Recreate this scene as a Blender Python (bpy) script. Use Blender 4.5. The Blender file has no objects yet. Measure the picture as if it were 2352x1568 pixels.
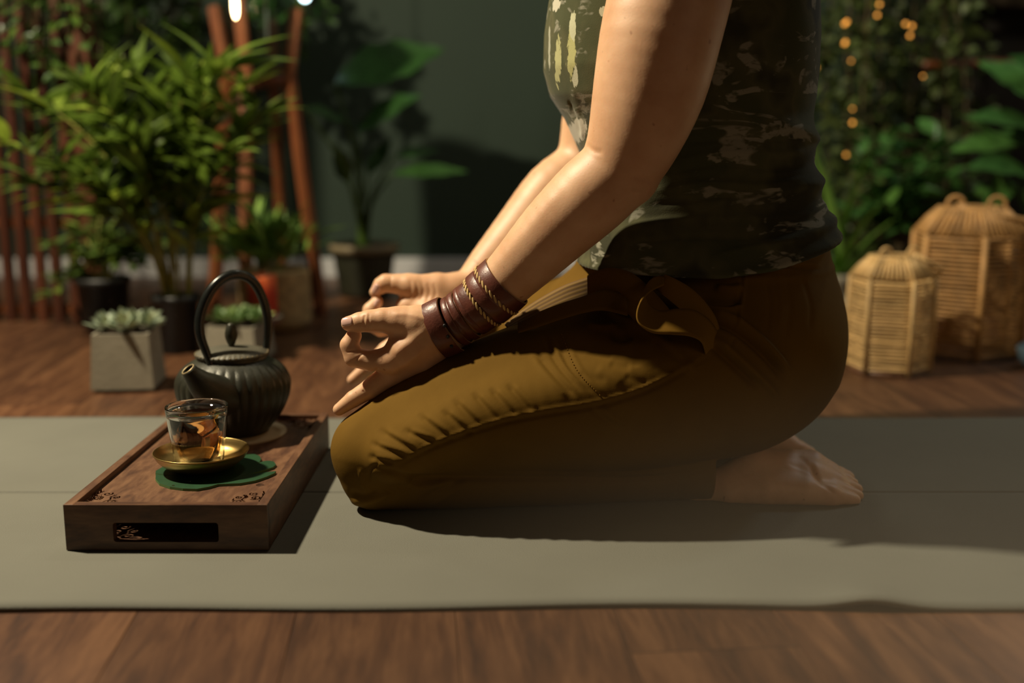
import bpy, bmesh, math, random
import numpy as np
from mathutils import Vector, Matrix
from math import sin, cos, pi, radians, tan, atan
random.seed(7); RNG = np.random.default_rng(7)
S = bpy.context.scene
COL = S.collection
# ------------------------------------------------------------------ camera, world, lights, exposure
CAMH, FPX, PITCH = .41, 2500.0, atan(464/2500)
cam = bpy.data.cameras.new('camera'); camo = bpy.data.objects.new('camera', cam); COL.objects.link(camo)
camo.location = (0, 0, CAMH); camo.rotation_euler = (pi/2-PITCH, 0, 0)
cam.sensor_width = 36; cam.lens = 36*FPX/2352; cam.clip_start = .02
cam.dof.use_dof = True; cam.dof.focus_distance = 1.17; cam.dof.aperture_fstop = 1.9; cam.dof.aperture_blades = 9
S.camera = camo
w = bpy.data.worlds.new('World'); S.world = w; w.use_nodes = True
w.node_tree.nodes['Background'].inputs[0].default_value = (1, .82, .58, 1)
w.node_tree.nodes['Background'].inputs[1].default_value = .018
def area(name, loc, target, power, size, color, spread=180):
    l = bpy.data.lights.new(name, 'AREA'); l.energy = power; l.size = size; l.color = color; l.spread = radians(spread)
    l.shape = 'DISK'
    o = bpy.data.objects.new(name, l); COL.objects.link(o); o.location = loc
    o.rotation_euler = (Vector(target)-Vector(loc)).to_track_quat('-Z', 'Y').to_euler(); return o
area('key_lamp', (-1.40, 1.34, 1.95), (.05, 1.25, .15), 88, .11, (1, .86, .62))
area('back_lamp', (1.5, 2.2, 1.35), (.3, 1.4, .4), 2.4, .25, (.78, .92, 1))
area('fill_lamp', (1.35, -.15, .75), (.75, 1.15, .0), .42, .6, (1, .68, .42), 80)
area('warm_rim', (1.25, 1.72, .34), (.4, 1.4, .2), .40, .12, (1, .80, .45))  # added warm rim light on the person's back edge, not a lantern's
area('ivy_fill', (1.25, 2.2, 2.3), (1.1, 3.0, .4), 4, .2, (1, .92, .7))  # added to brighten the ivy, no such lamp in view
area('wall_fill', (.15, 2.45, 2.6), (.0, 3.2, .1), 5.5, .3, (1, .93, .75))  # extra light added for the back wall and baseboard, no real source
S.view_settings.view_transform = 'Standard'; S.view_settings.look = 'None'
S.view_settings.exposure = 0; S.view_settings.gamma = 1; S.view_settings.use_curve_mapping = False
S.cycles.volume_bounces = 0; S.cycles.volume_step_rate = 2; S.cycles.volume_max_steps = 64; S.cycles.use_denoising = True; S.cycles.max_bounces = 10; S.cycles.transparent_max_bounces = 10
S.cycles.transmission_bounces = 10; S.cycles.sample_clamp_indirect = 3; S.cycles.caustics_refractive = True
# ------------------------------------------------------------------ picture measure -> place
def P(px, py, Y):
    a = PITCH+math.atan((py-784)/FPX); z = CAMH-Y*math.tan(a)
    cd = Y*cos(PITCH)+(CAMH-z)*sin(PITCH)
    return Vector(((px-1176)/FPX*cd, Y, z))
def G(px, py, z=0.):
    a = PITCH+math.atan((py-784)/FPX); return P(px, py, (CAMH-z)/math.tan(a))
def SC(p):  # metres per measured pixel at a point
    return (p[1]*cos(PITCH)+(CAMH-p[2])*sin(PITCH))/FPX
def toPx(V):
    cd = V[:, 1]*cos(PITCH)+(CAMH-V[:, 2])*sin(PITCH)
    up = V[:, 1]*sin(PITCH)-(CAMH-V[:, 2])*cos(PITCH)
    return 1176+V[:, 0]/cd*FPX, 784-up/cd*FPX
# ------------------------------------------------------------------ materials
class NT:
    def __init__(s, name):
        s.m = bpy.data.materials.new(name); s.m.use_nodes = True; s.t = s.m.node_tree; s.b = s.t.nodes['Principled BSDF']
    def n(s, typ, **kw):
        o = s.t.nodes.new(typ)
        for k, v in kw.items():
            if k.startswith('i_'):
                key = k[2:].replace('_', ' '); o.inputs[int(key) if key.isdigit() else key].default_value = v
            else: setattr(o, k, v)
        return o
    def l(s, a, b): s.t.links.new(a, b)
    def coord(s, scale=(1, 1, 1), kind='Object', rot=(0, 0, 0)):
        c = s.n('ShaderNodeTexCoord'); mp = s.n('ShaderNodeMapping'); mp.inputs['Scale'].default_value = scale
        mp.inputs['Rotation'].default_value = rot
        s.l(c.outputs[kind], mp.inputs[0]); return mp.outputs[0]
    def noise(s, co, scale, detail=4, rough=.55, dist=0):
        t = s.n('ShaderNodeTexNoise', i_Scale=scale, i_Detail=detail, i_Roughness=rough, i_Distortion=dist); s.l(co, t.inputs['Vector']); return t.outputs['Fac']
    def ramp(s, f, stops):
        r = s.n('ShaderNodeValToRGB'); e = r.color_ramp.elements
        while len(e) < len(stops): e.new(.5)
        for i, (p, c) in enumerate(stops): e[i].position = p; e[i].color = (*c, 1) if len(c) == 3 else c
        s.l(f, r.inputs[0]); return r.outputs[0]
    def bump(s, f, strength=.3, dist=.001):
        b = s.n('ShaderNodeBump', i_Strength=strength, i_Distance=dist); s.l(f, b.inputs['Height']); s.l(b.outputs[0], s.b.inputs['Normal']); return b
    def mix(s, f, a, b, mode='MIX'):
        m = s.n('ShaderNodeMix', data_type='RGBA', blend_type=mode)
        for v, i in ((f, 0), (a, 6), (b, 7)):
            if isinstance(v, (int, float)): m.inputs[i].default_value = v
            elif isinstance(v, tuple): m.inputs[i].default_value = (*v, 1)
            else: s.l(v, m.inputs[i])
        return m.outputs[2]
def simple(name, col, rough=.5, metal=0, var=.25, scale=40, bump=0, bscale=200, bdist=.001, spec=.5, rnd=0, coat=0):
    t = NT(name); co = t.coord(); f = t.noise(co, scale)
    c1 = tuple(c*(1-var) for c in col); c2 = tuple(min(1, c*(1+var)) for c in col)
    out = t.ramp(f, [(.3, c1), (.7, c2)])
    if rnd:
        oi = t.n('ShaderNodeObjectInfo'); out = t.mix(.999, out, t.ramp(oi.outputs['Random'], [(0, (1-rnd,)*3), (1, (1+rnd,)*3)]), 'MULTIPLY')
    t.l(out, t.b.inputs['Base Color']); t.b.inputs['Roughness'].default_value = rough; t.b.inputs['Metallic'].default_value = metal
    t.b.inputs['Specular IOR Level'].default_value = spec; t.b.inputs['Coat Weight'].default_value = coat
    if bump: t.bump(t.noise(co, bscale, 3), bump, bdist)
    return t.m
def wood(name, c1, c2, c3, scale, stretch, rough=.45, bump=.15, rnd=.25, coat=0):
    t = NT(name); oi = t.n('ShaderNodeObjectInfo')
    c = t.n('ShaderNodeTexCoord'); add = t.n('ShaderNodeVectorMath', operation='ADD'); mul = t.n('ShaderNodeVectorMath', operation='SCALE')
    cmb = t.n('ShaderNodeCombineXYZ'); t.l(oi.outputs['Random'], cmb.inputs[0]); t.l(oi.outputs['Random'], cmb.inputs[2]); t.l(cmb.outputs[0], mul.inputs[0]); mul.inputs['Scale'].default_value = 7.3
    t.l(c.outputs['Object'], add.inputs[0]); t.l(mul.outputs[0], add.inputs[1])
    mp = t.n('ShaderNodeMapping'); mp.inputs['Scale'].default_value = stretch; t.l(add.outputs[0], mp.inputs[0])
    a = t.noise(mp.outputs[0], scale, 6, .6, 1.2); b = t.noise(mp.outputs[0], scale*5, 3, .6, .3)
    m = t.n('ShaderNodeMath', operation='MULTIPLY_ADD'); t.l(b, m.inputs[0]); m.inputs[1].default_value = .35; 
    m2 = t.n('ShaderNodeMath', operation='MULTIPLY'); t.l(a, m2.inputs[0]); m2.inputs[1].default_value = .75; t.l(m2.outputs[0], m.inputs[2])
    out = t.ramp(m.outputs[0], [(.38, c1), (.52, c2), (.68, c3)])
    if rnd: out = t.mix(.999, out, t.ramp(oi.outputs['Random'], [(0, (1-rnd,)*3), (1, (1+rnd*.6,)*3)]), 'MULTIPLY')
    t.l(out, t.b.inputs['Base Color']); t.b.inputs['Roughness'].default_value = rough; t.b.inputs['Coat Weight'].default_value = coat
    t.bump(m.outputs[0], bump, .001); return t.m
def emit(name, col, strength):
    t = NT(name); t.b.inputs['Base Color'].default_value = (*col, 1); t.b.inputs['Emission Color'].default_value = (*col, 1); t.b.inputs['Emission Strength'].default_value = strength; return t.m
def glass(name, col=(1, 1, 1), ior=1.45, rough=0):
    t = NT(name); t.b.inputs['Base Color'].default_value = (*col, 1); t.b.inputs['Transmission Weight'].default_value = 1; t.b.inputs['IOR'].default_value = ior; t.b.inputs['Roughness'].default_value = rough; return t.m
def leafmat(name, col, rough=.4, var=.35, trans=.25, scale=30):
    t = NT(name); co = t.coord(); oi = t.n('ShaderNodeObjectInfo')
    a = t.ramp(t.noise(co, scale, 2), [(.3, tuple(c*.75 for c in col)), (.7, tuple(c*1.2 for c in col))])
    out = t.mix(.999, a, t.ramp(oi.outputs['Random'], [(0, (1-var,)*3), (.7, (1, 1, 1)), (1, (1+var*1.8, 1+var, 1+var*.3))]), 'MULTIPLY')
    t.l(out, t.b.inputs['Base Color']); t.b.inputs['Roughness'].default_value = rough
    tr = t.n('ShaderNodeBsdfTranslucent'); t.l(out, tr.inputs[0]); mx = t.n('ShaderNodeMixShader', i_0=trans)
    t.l(t.b.outputs[0], mx.inputs[1]); t.l(tr.outputs[0], mx.inputs[2]); t.l(mx.outputs[0], t.t.nodes['Material Output'].inputs[0]); return t.m

M = {}
def skin():
    t = NT('skin'); co = t.coord()
    a = t.ramp(t.noise(co, 26, 5, .6), [(.3, (.60, .33, .18)), (.72, (.74, .46, .275))])
    sp = t.noise(co, 150, 1, .5); a = t.mix(t.ramp(sp, [(.74, (0, 0, 0)), (.79, (.5, .5, .5))]), a, (.30, .11, .05))
    t.l(a, t.b.inputs['Base Color']); t.b.inputs['Roughness'].default_value = .5
    t.b.inputs['Subsurface Weight'].default_value = .25; t.b.inputs['Subsurface Radius'].default_value = (1, .3, .12); t.b.inputs['Subsurface Scale'].default_value = .008
    t.bump(t.noise(co, 420, 3, .6), .22, .0006); return t.m
M['skin'] = skin()
M['nail'] = simple('nail', (.80, .50, .42), .15, var=.06, coat=.8)
def cloth(name, c1, c2, rough=.85, wv=900, nb=.35, nscale=30, nd=.002, sheen=.25):
    t = NT(name); co = t.coord()
    t.l(t.ramp(t.noise(co, 14, 5, .6), [(.3, c1), (.7, c2)]), t.b.inputs['Base Color']); t.b.inputs['Roughness'].default_value = rough
    t.b.inputs['Sheen Weight'].default_value = sheen; t.b.inputs['Sheen Roughness'].default_value = .4; t.b.inputs['Sheen Tint'].default_value = (*c2, 1)
    t.b.inputs['Specular IOR Level'].default_value = .12
    n1 = t.noise(co, wv, 2); n2 = t.noise(co, nscale, 3, .5, .6)
    m = t.n('ShaderNodeMath', operation='MULTIPLY_ADD'); t.l(n1, m.inputs[0]); m.inputs[1].default_value = .12; t.l(n2, m.inputs[2])
    t.bump(m.outputs[0], nb, nd); return t.m
M['ochre'] = cloth('ochre_cotton', (.122, .064, .007), (.146, .078, .010), nb=.25, sheen=0)
M['ochre2'] = cloth('ochre_sash', (.17, .088, .010), (.20, .105, .014), nb=.2, sheen=0)
def webbing():
    t = NT('webbing'); co = t.coord((1, 1, 1), 'UV')
    wv = t.n('ShaderNodeTexWave', wave_type='BANDS', bands_direction='Y', i_Scale=1.9, i_Distortion=.4); t.l(co, wv.inputs[0])
    w2 = t.n('ShaderNodeTexWave', wave_type='BANDS', bands_direction='X', i_Scale=18, i_Distortion=.5); t.l(co, w2.inputs[0])
    t.l(t.ramp(wv.outputs['Fac'], [(.05, (.13, .066, .018)), (.4, (.18, .098, .018)), (1, (.21, .118, .022))]), t.b.inputs['Base Color'])
    m = t.n('ShaderNodeMath', operation='MULTIPLY_ADD'); t.l(w2.outputs['Fac'], m.inputs[0]); m.inputs[1].default_value = .5; t.l(wv.outputs['Fac'], m.inputs[2])
    t.bump(m.outputs[0], .35, .0010); t.b.inputs['Roughness'].default_value = .8; return t.m
M['webbing'] = webbing()
def camo():
    t = NT('patterned_jersey'); co = t.coord((1, 1, 2.2))
    n = t.noise(co, 12, 3, .62, .9); pale = t.ramp(n, [(.565, (0, 0, 0)), (.60, (1, 1, 1))])
    n2 = t.noise(co, 60, 2, .6, .5); grit = t.ramp(n2, [(.38, (0, 0, 0)), (.52, (1, 1, 1))])
    pm = t.mix(.999, pale, grit, 'MULTIPLY')
    base = t.ramp(t.noise(t.coord(), 11, 3), [(.42, (.042, .042, .022)), (.52, (.092, .090, .042)), (.62, (.062, .068, .030))])
    out = t.mix(pm, base, (.24, .23, .17))
    c = t.n('ShaderNodeTexCoord'); sx = t.n('ShaderNodeSeparateXYZ'); t.l(c.outputs['Object'], sx.inputs[0])
    # long pale blotches printed on the front of the chest
    fn = t_scale(t, t.noise(t.coord((1, 1, .5)), 170, 3), 2.4)
    for (px, py, Y, hw, hh, col) in ((1283, 140, 1.24, .0035, .030, (.40, .39, .19)), (1314, 120, 1.215, .0055, .030, (.42, .41, .18)), (1262, 110, 1.28, .0012, .03, (.36, .36, .27)),
                                    (1318, 55, 1.215, .004, .018, (.5, .5, .33)), (1322, 178, 1.22, .0035, .014, (.5, .5, .36)), (1330, 300, 1.25, .010, .016, (.50, .47, .38)), (1280, 3, 1.24, .005, .008, (.50, .47, .36)), (1385,25,1.2,.004,.006,(.45,.43,.3))):
        p = P(px, py, Y); d = []
        for k, (pc, h) in enumerate(((p.x, hw), (p.z, hh))):
            s1 = t.n('ShaderNodeMath', operation='SUBTRACT'); t.l(sx.outputs[0 if k == 0 else 2], s1.inputs[0]); s1.inputs[1].default_value = pc
            s2 = t.n('ShaderNodeMath', operation='DIVIDE'); t.l(s1.outputs[0], s2.inputs[0]); s2.inputs[1].default_value = h
            s3 = t.n('ShaderNodeMath', operation='MULTIPLY'); t.l(s2.outputs[0], s3.inputs[0]); t.l(s2.outputs[0], s3.inputs[1]); d.append(s3)
        a = t.n('ShaderNodeMath', operation='ADD'); t.l(d[0].outputs[0], a.inputs[0]); t.l(d[1].outputs[0], a.inputs[1])
        a2 = t.n('ShaderNodeMath', operation='ADD'); t.l(a.outputs[0], a2.inputs[0]); t.l(fn, a2.inputs[1])
        out = t.mix(t.ramp(a2.outputs[0], [(0, (1, 1, 1)), (.999, (0, 0, 0))]) if 0 else t.ramp(t_scale(t, a2.outputs[0], .4), [(.72, (1, 1, 1)), (.80, (0, 0, 0))]), out, col)
    t.l(out, t.b.inputs['Base Color']); t.b.inputs['Roughness'].default_value = .9; t.b.inputs['Specular IOR Level'].default_value = .15
    t.b.inputs['Sheen Weight'].default_value = .06; t.b.inputs['Sheen Roughness'].default_value = .5
    t.bump(t.noise(t.coord(), 700, 2), .3, .0006); return t.m
def t_scale(t, s, k):
    m = t.n('ShaderNodeMath', operation='MULTIPLY'); t.l(s, m.inputs[0]); m.inputs[1].default_value = k; return m.outputs[0]
M['camo'] = camo()
M['walnut'] = wood('walnut', (.048, .017, .008), (.105, .045, .020), (.175, .085, .040), 9, (4, 1, 4), .5, .12, 0)
M['walnutx'] = wood('walnut_cross', (.040, .014, .007), (.085, .035, .016), (.14, .068, .032), 9, (1, 4, 4), .45, .12, 0)
M['floorwood'] = wood('floor_wood', (.040, .015, .007), (.085, .034, .014), (.145, .065, .028), 5, (4.5, .6, 4), .42, .1, .3)
M['slatwood'] = wood('slat_wood', (.036, .009, .004), (.066, .017, .007), (.095, .028, .010), 8, (5, 5, .6), .45, .1, .25)
M['standwood'] = wood('stand_wood', (.095, .028, .010), (.165, .050, .017), (.23, .078, .026), 10, (5, 5, .6), .4, .1, 0)
M['mat'] = simple('mat_rubber', (.156, .154, .125), .8, var=.05, scale=6, bump=.5, bscale=650, bdist=.0008, spec=.25)
M['groove'] = simple('mat_groove', (.09, .09, .075), .9)
M['wall'] = simple('wall_paint', (.018, .036, .022), .75, var=.06, scale=3, bump=.1, bscale=60)
M['darkwall'] = simple('dark_wall', (.022, .019, .015), .7, var=.2, scale=4)
M['base'] = simple('baseboard_paint', (.62, .62, .62), .5, var=.04)
M['ceil'] = simple('ceiling_paint', (.2, .2, .18), .9)
M['iron'] = simple('cast_iron', (.034, .034, .022), .42, metal=.35, var=.35, scale=30, bump=.5, bscale=500, bdist=.0006)
M['ironrim'] = simple('worn_bronze', (.42, .33, .18), .45, metal=.6, var=.2)
M['ironh'] = simple('iron_handle', (.018, .020, .018), .25, metal=.4, var=.2)
M['paper'] = simple('pale_wood', (.42, .36, .25), .7, var=.1)
M['brass'] = simple('brass', (.42, .29, .10), .34, metal=.95, var=.12, scale=50, bump=.08, bscale=120)
M['pad'] = simple('green_leather', (.015, .055, .021), .42, var=.15, scale=60, bump=.15, bscale=300)
M['padedge'] = simple('green_edge', (.08, .17, .05), .6, var=.15)
M['concrete'] = simple('concrete', (.25, .225, .165), .85, var=.10, scale=25, bump=.4, bscale=120, bdist=.0015)
M['soil'] = simple('soil', (.05, .03, .018), .95, var=.5, scale=120, bump=1, bscale=200, bdist=.003)
M['black'] = simple('black_plastic', (.010, .010, .009), .5, var=.2)
M['darkgreenpot'] = simple('dark_glaze', (.030, .032, .018), .5, var=.3)
M['tan'] = simple('tan_rim', (.20, .16, .09), .6, var=.2)
M['basket'] = simple('woven_fibre', (.42, .28, .12), .8, var=.3, scale=60, bump=1, bscale=90, bdist=.004)
def waxm():
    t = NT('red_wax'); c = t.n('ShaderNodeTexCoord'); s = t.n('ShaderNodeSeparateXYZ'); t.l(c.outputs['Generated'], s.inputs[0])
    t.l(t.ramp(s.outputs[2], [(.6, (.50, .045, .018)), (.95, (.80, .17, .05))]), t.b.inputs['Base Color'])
    t.b.inputs['Roughness'].default_value = .4; t.b.inputs['Subsurface Weight'].default_value = .4; t.b.inputs['Subsurface Radius'].default_value = (1, .25, .1); t.b.inputs['Subsurface Scale'].default_value = .02; return t.m
M['wax'] = waxm()
M['cane'] = simple('cane', (.58, .38, .155), .6, var=.2, scale=50, rnd=.2)
M['canedark'] = simple('cane_dark', (.44, .24, .08), .6, var=.2, scale=50, rnd=.2)
M['leather'] = simple('brown_leather', (.125, .035, .021), .40, var=.3, scale=60, bump=.35, bscale=350, bdist=.0007, coat=.15)
M['rawleather'] = simple('raw_leather_edge', (.36, .20, .07), .8, var=.3, scale=200)
M['cord'] = simple('tan_cord', (.56, .38, .15), .75, var=.2, scale=300)
M['glass'] = glass('clear_glass')
M['tankglass'] = glass('tank_glass', (.80, .93, .95), 1.3)
M['tea'] = glass('tea', (.93, .50, .19), 1.33)
M['water'] = glass('water', (1, 1, 1), 1.33)
M['bulb'] = emit('warm_bulb', (1, .72, .36), 22)
M['coolbulb'] = emit('cool_bulb', (.7, .95, 1), 8)
M['fairy'] = emit('fairy_light', (1, .42, .07), 1.7)
M['bamboo'] = leafmat('bamboo_leaf', (.15, .245, .032), .42, .45, .35)
M['shrub'] = leafmat('shrub_leaf', (.115, .20, .035), .45, .4, .3)
M['palm'] = leafmat('palm_leaf', (.16, .32, .05), .5, .35, .25)
M['dark'] = leafmat('dark_leaf', (.055, .12, .022), .35, .4, .2)
M['glossy'] = leafmat('glossy_leaf', (.07, .19, .045), .25, .35, .15)
M['broad'] = leafmat('broad_leaf', (.026, .075, .018), .27, .3, .15)
M['ivy'] = leafmat('ivy_leaf', (.085, .12, .03), .5, .5, .2)
M['succ'] = leafmat('succulent_leaf', (.30, .37, .25), .5, .3, .05)
M['succg'] = leafmat('green_succulent_leaf', (.17, .28, .10), .5, .3, .05)
M['canegreen'] = simple('green_cane', (.28, .27, .05), .45, var=.3)
M['stem'] = simple('brown_stem', (.10, .07, .03), .7, var=.3)
M['hair'] = simple('hair', (.06, .03, .015), .5, var=.3, scale=200)
M['bluepot'] = simple('blue_glaze', (.05, .08, .10), .4)
# ------------------------------------------------------------------ object helpers
def mesh_obj(name, V, F, mat=None, parent=None, smooth=True, mats=None, fm=None):
    me = bpy.data.meshes.new(name); me.from_pydata([tuple(v) for v in V], [], [tuple(f) for f in F])
    for m in (mats or [mat]): me.materials.append(m)
    if fm is not None: me.polygons.foreach_set('material_index', fm)
    if smooth: me.polygons.foreach_set('use_smooth', [True]*len(me.polygons))
    o = bpy.data.objects.new(name, me); COL.objects.link(o)
    if parent: o.parent = parent
    return o
def obj(name, bm, mat, parent=None, smooth=True):
    bmesh.ops.recalc_face_normals(bm, faces=bm.faces)
    me = bpy.data.meshes.new(name); bm.to_mesh(me); bm.free()
    for m in (mat if isinstance(mat, (list, tuple)) else [mat]): me.materials.append(m)
    if smooth: me.polygons.foreach_set('use_smooth', [True]*len(me.polygons))
    o = bpy.data.objects.new(name, me); COL.objects.link(o)
    if parent: o.parent = parent
    return o
def tag(o, label=None, cat=None, group=None, kind=None):
    if label: o['label'] = label
    if cat: o['category'] = cat
    if group: o['group'] = group
    if kind: o['kind'] = kind
    return o
def thing(name, loc, label, cat, group=None):
    o = bpy.data.objects.new(name, None); COL.objects.link(o); o.location = loc; o.empty_display_size = .05
    return tag(o, label, cat, group)
def box(bm, c, s, rz=0, bev=0):
    r = bmesh.ops.create_cube(bm, size=1, matrix=Matrix.Translation(c) @ Matrix.Rotation(rz, 4, 'Z') @ Matrix.Diagonal((*s, 1)))
    if bev: 
        es = list({e for v in r['verts'] for e in v.link_edges}); bmesh.ops.bevel(bm, geom=es, offset=bev, segments=2, affect='EDGES', profile=.6)
def lathe(bm, prof, seg=48, c=(0, 0, 0), rib=None, cap=True):
    rings = []
    for k, (r, z) in enumerate(prof):
        ring = []
        for i in range(seg):
            a = 2*pi*i/seg; rr = r*(1+(rib(a, z) if rib else 0)); ring.append(bm.verts.new((c[0]+rr*cos(a), c[1]+rr*sin(a), c[2]+z)))
        rings.append(ring)
    for a, b in zip(rings, rings[1:]):
        for i in range(seg): bm.faces.new((a[i], a[(i+1) % seg], b[(i+1) % seg], b[i]))
    if cap:
        if prof[0][0] > 1e-5: bm.faces.new(rings[0][::-1])
        if prof[-1][0] > 1e-5: bm.faces.new(rings[-1])
    return rings
def catmull(pts, n):
    pts = [np.array(p, float) for p in pts]; out = []
    q = [2*pts[0]-pts[1]]+pts+[2*pts[-1]-pts[-2]]
    for i in range(len(pts)-1):
        a, b, c, d = q[i:i+4]
        for k in range(n):
            t = k/n; out.append(.5*((2*b)+(-a+c)*t+(2*a-5*b+4*c-d)*t*t+(-a+3*b-3*c+d)*t**3))
    out.append(pts[-1]); return np.array(out)
def tube(bm, path, rad, seg=8, cap=True, flat=1.):
    """path Nx3, rad scalar or list"""
    path = [Vector(p) for p in path]; n = len(path); rad = [rad]*n if np.isscalar(rad) else rad
    up = None; rings = []
    for i, p in enumerate(path):
        d = (path[min(i+1, n-1)]-path[max(i-1, 0)]).normalized()
        if up is None: up = d.orthogonal().normalized()
        up = (up-d*up.dot(d)).normalized(); s = d.cross(up)
        rings.append([bm.verts.new(p+(up*cos(2*pi*k/seg)+s*sin(2*pi*k/seg)*flat)*rad[i]) for k in range(seg)])
    for a, b in zip(rings, rings[1:]):
        for i in range(seg): bm.faces.new((a[i], a[(i+1) % seg], b[(i+1) % seg], b[i]))
    if cap: bm.faces.new(rings[0][::-1]); bm.faces.new(rings[-1])
    return rings
def copy_tree(o, parent=None):
    c = o.copy(); COL.objects.link(c)
    if parent: c.parent = parent
    for ch in list(o.children): copy_tree(ch, c)
    return c
# ------------------------------------------------------------------ distance-field modelling
def smin(a, b, k):
    h = np.maximum(k-np.abs(a-b), 0)/k; return np.minimum(a, b)-h*h*k*.25
def cone(p, a, b, ra, rb):
    ab = b-a; t = np.clip(((p-a)@ab)/max(ab@ab, 1e-12), 0, 1)
    return np.linalg.norm(p-a-t[:, None]*ab, axis=1)-(ra+t*(rb-ra))
def ell(p, c, r, R=None):
    q = p-np.asarray(c, np.float32)
    if R is not None: q = q@np.asarray(R, np.float32)
    r = np.asarray(r, np.float32); k0 = np.linalg.norm(q/r, axis=1); k1 = np.linalg.norm(q/(r*r), axis=1)
    return k0*(k0-1)/np.maximum(k1, 1e-9)
def chain(p, spec, k=.006):
    d = None; k = .0015
    for (a, ra), (b, rb) in zip(spec, spec[1:]):
        c = cone(p, a, b, ra, rb); d = c if d is None else smin(d, c, k)
    return d
def CH(*pts):
    out = []
    for (px, py, Y, r) in pts:
        v = P(px, py, Y); out.append((np.array(v, np.float32), r*SC(v)))
    return out
def dense(spec, n=4):
    q = catmull([tuple(a)+(r,) for a, r in spec], n); return [(x[:3].astype(np.float32), float(x[3])) for x in q]
def surfnet(f, lo, hi, h, slack=10.):
    B = 8; lo = np.array(lo, np.float32); nb = np.ceil((np.array(hi)-lo)/(h*B)).astype(int); N = nb*B
    ctr = np.stack(np.meshgrid(*[np.arange(k) for k in nb], indexing='ij'), -1).reshape(-1, 3)
    cc = (lo+(ctr*B+(B-1)/2)*h).astype(np.float32); d = f(cc)
    D = np.repeat(np.repeat(np.repeat(np.where(d > 0, 1., -1.).astype(np.float32).reshape(nb), B, 0), B, 1), B, 2)
    act = ctr[np.abs(d) < slack*h]
    off = np.stack(np.meshgrid(*[np.arange(B)]*3, indexing='ij'), -1).reshape(-1, 3)
    for s in range(0, len(act), 600):
        idx = (act[s:s+600, None, :]*B+off[None]).reshape(-1, 3)
        D[idx[:, 0], idx[:, 1], idx[:, 2]] = f((lo+idx*h).astype(np.float32))
    In = D < 0
    c8 = [In[i:N[0]-1+i, j:N[1]-1+j, k:N[2]-1+k] for i in (0, 1) for j in (0, 1) for k in (0, 1)]
    cnt = sum(x.astype(np.int8) for x in c8); cell = (cnt > 0) & (cnt < 8)
    ci = np.argwhere(cell); vid = -np.ones(cell.shape, np.int32); vid[cell] = np.arange(len(ci))
    acc = np.zeros((len(ci), 3)); num = np.zeros(len(ci))
    cor = [(i, j, k) for i in (0, 1) for j in (0, 1) for k in (0, 1)]
    for a in cor:
        for ax in range(3):
            if a[ax]: continue
            b = list(a); b[ax] = 1
            da = D[ci[:, 0]+a[0], ci[:, 1]+a[1], ci[:, 2]+a[2]]; db = D[ci[:, 0]+b[0], ci[:, 1]+b[1], ci[:, 2]+b[2]]
            x = (da < 0) != (db < 0); t = np.where(x, da/np.where(x, da-db, 1), 0)
            pos = np.array(a, float)[None].repeat(len(ci), 0); pos[:, ax] = t
            acc[x] += pos[x]; num[x] += 1
    V = lo+(ci+acc/num[:, None])*h
    F = []
    for ax in range(3):
        o1, o2 = (ax+1) % 3, (ax+2) % 3
        sl0 = [slice(1, N[i]-1) for i in range(3)]; sl0[ax] = slice(0, N[ax]-1); sl1 = list(sl0); sl1[ax] = slice(1, N[ax])
        a = In[tuple(sl0)]; b = In[tuple(sl1)]; e = np.argwhere(a != b); 
        base = e.copy(); base[:, o1] += 1; base[:, o2] += 1
        inside = a[tuple(e.T)]
        def cv(d1, d2):
            q = base.copy(); q[:, o1] -= d1; q[:, o2] -= d2; return vid[q[:, 0], q[:, 1], q[:, 2]]
        q = np.stack([cv(0, 0), cv(1, 0), cv(1, 1), cv(0, 1)], 1); q[~inside] = q[~inside][:, ::-1]; F.append(q)
    F = np.concatenate(F); F = F[(F >= 0).all(1)]
    return V, F
def clipmesh(V, F, keep):
    F = F[keep[F].all(1)]; u, inv = np.unique(F, return_inverse=True); return V[u], inv.reshape(F.shape)
def relax(V, F, it=1):
    for _ in range(it):
        S_ = np.zeros_like(V); n = np.zeros(len(V))
        for a, b in ((0, 1), (1, 2), (2, 3), (3, 0)):
            for x, y in ((a, b), (b, a)):
                for k in range(3): S_[:, k] += np.bincount(F[:, x], V[F[:, y], k], len(V))
                n += np.bincount(F[:, x], minlength=len(V))
        V = V*.4+.6*S_/np.maximum(n, 1)[:, None]
    return V
def normals(V, F):
    n = np.cross(V[F[:, 2]]-V[F[:, 0]], V[F[:, 3]]-V[F[:, 1]]); N = np.zeros_like(V)
    for c in range(4):
        for k in range(3): N[:, k] += np.bincount(F[:, c], n[:, k], len(V))
    return N/np.maximum(np.linalg.norm(N, axis=1), 1e-12)[:, None]
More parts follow.
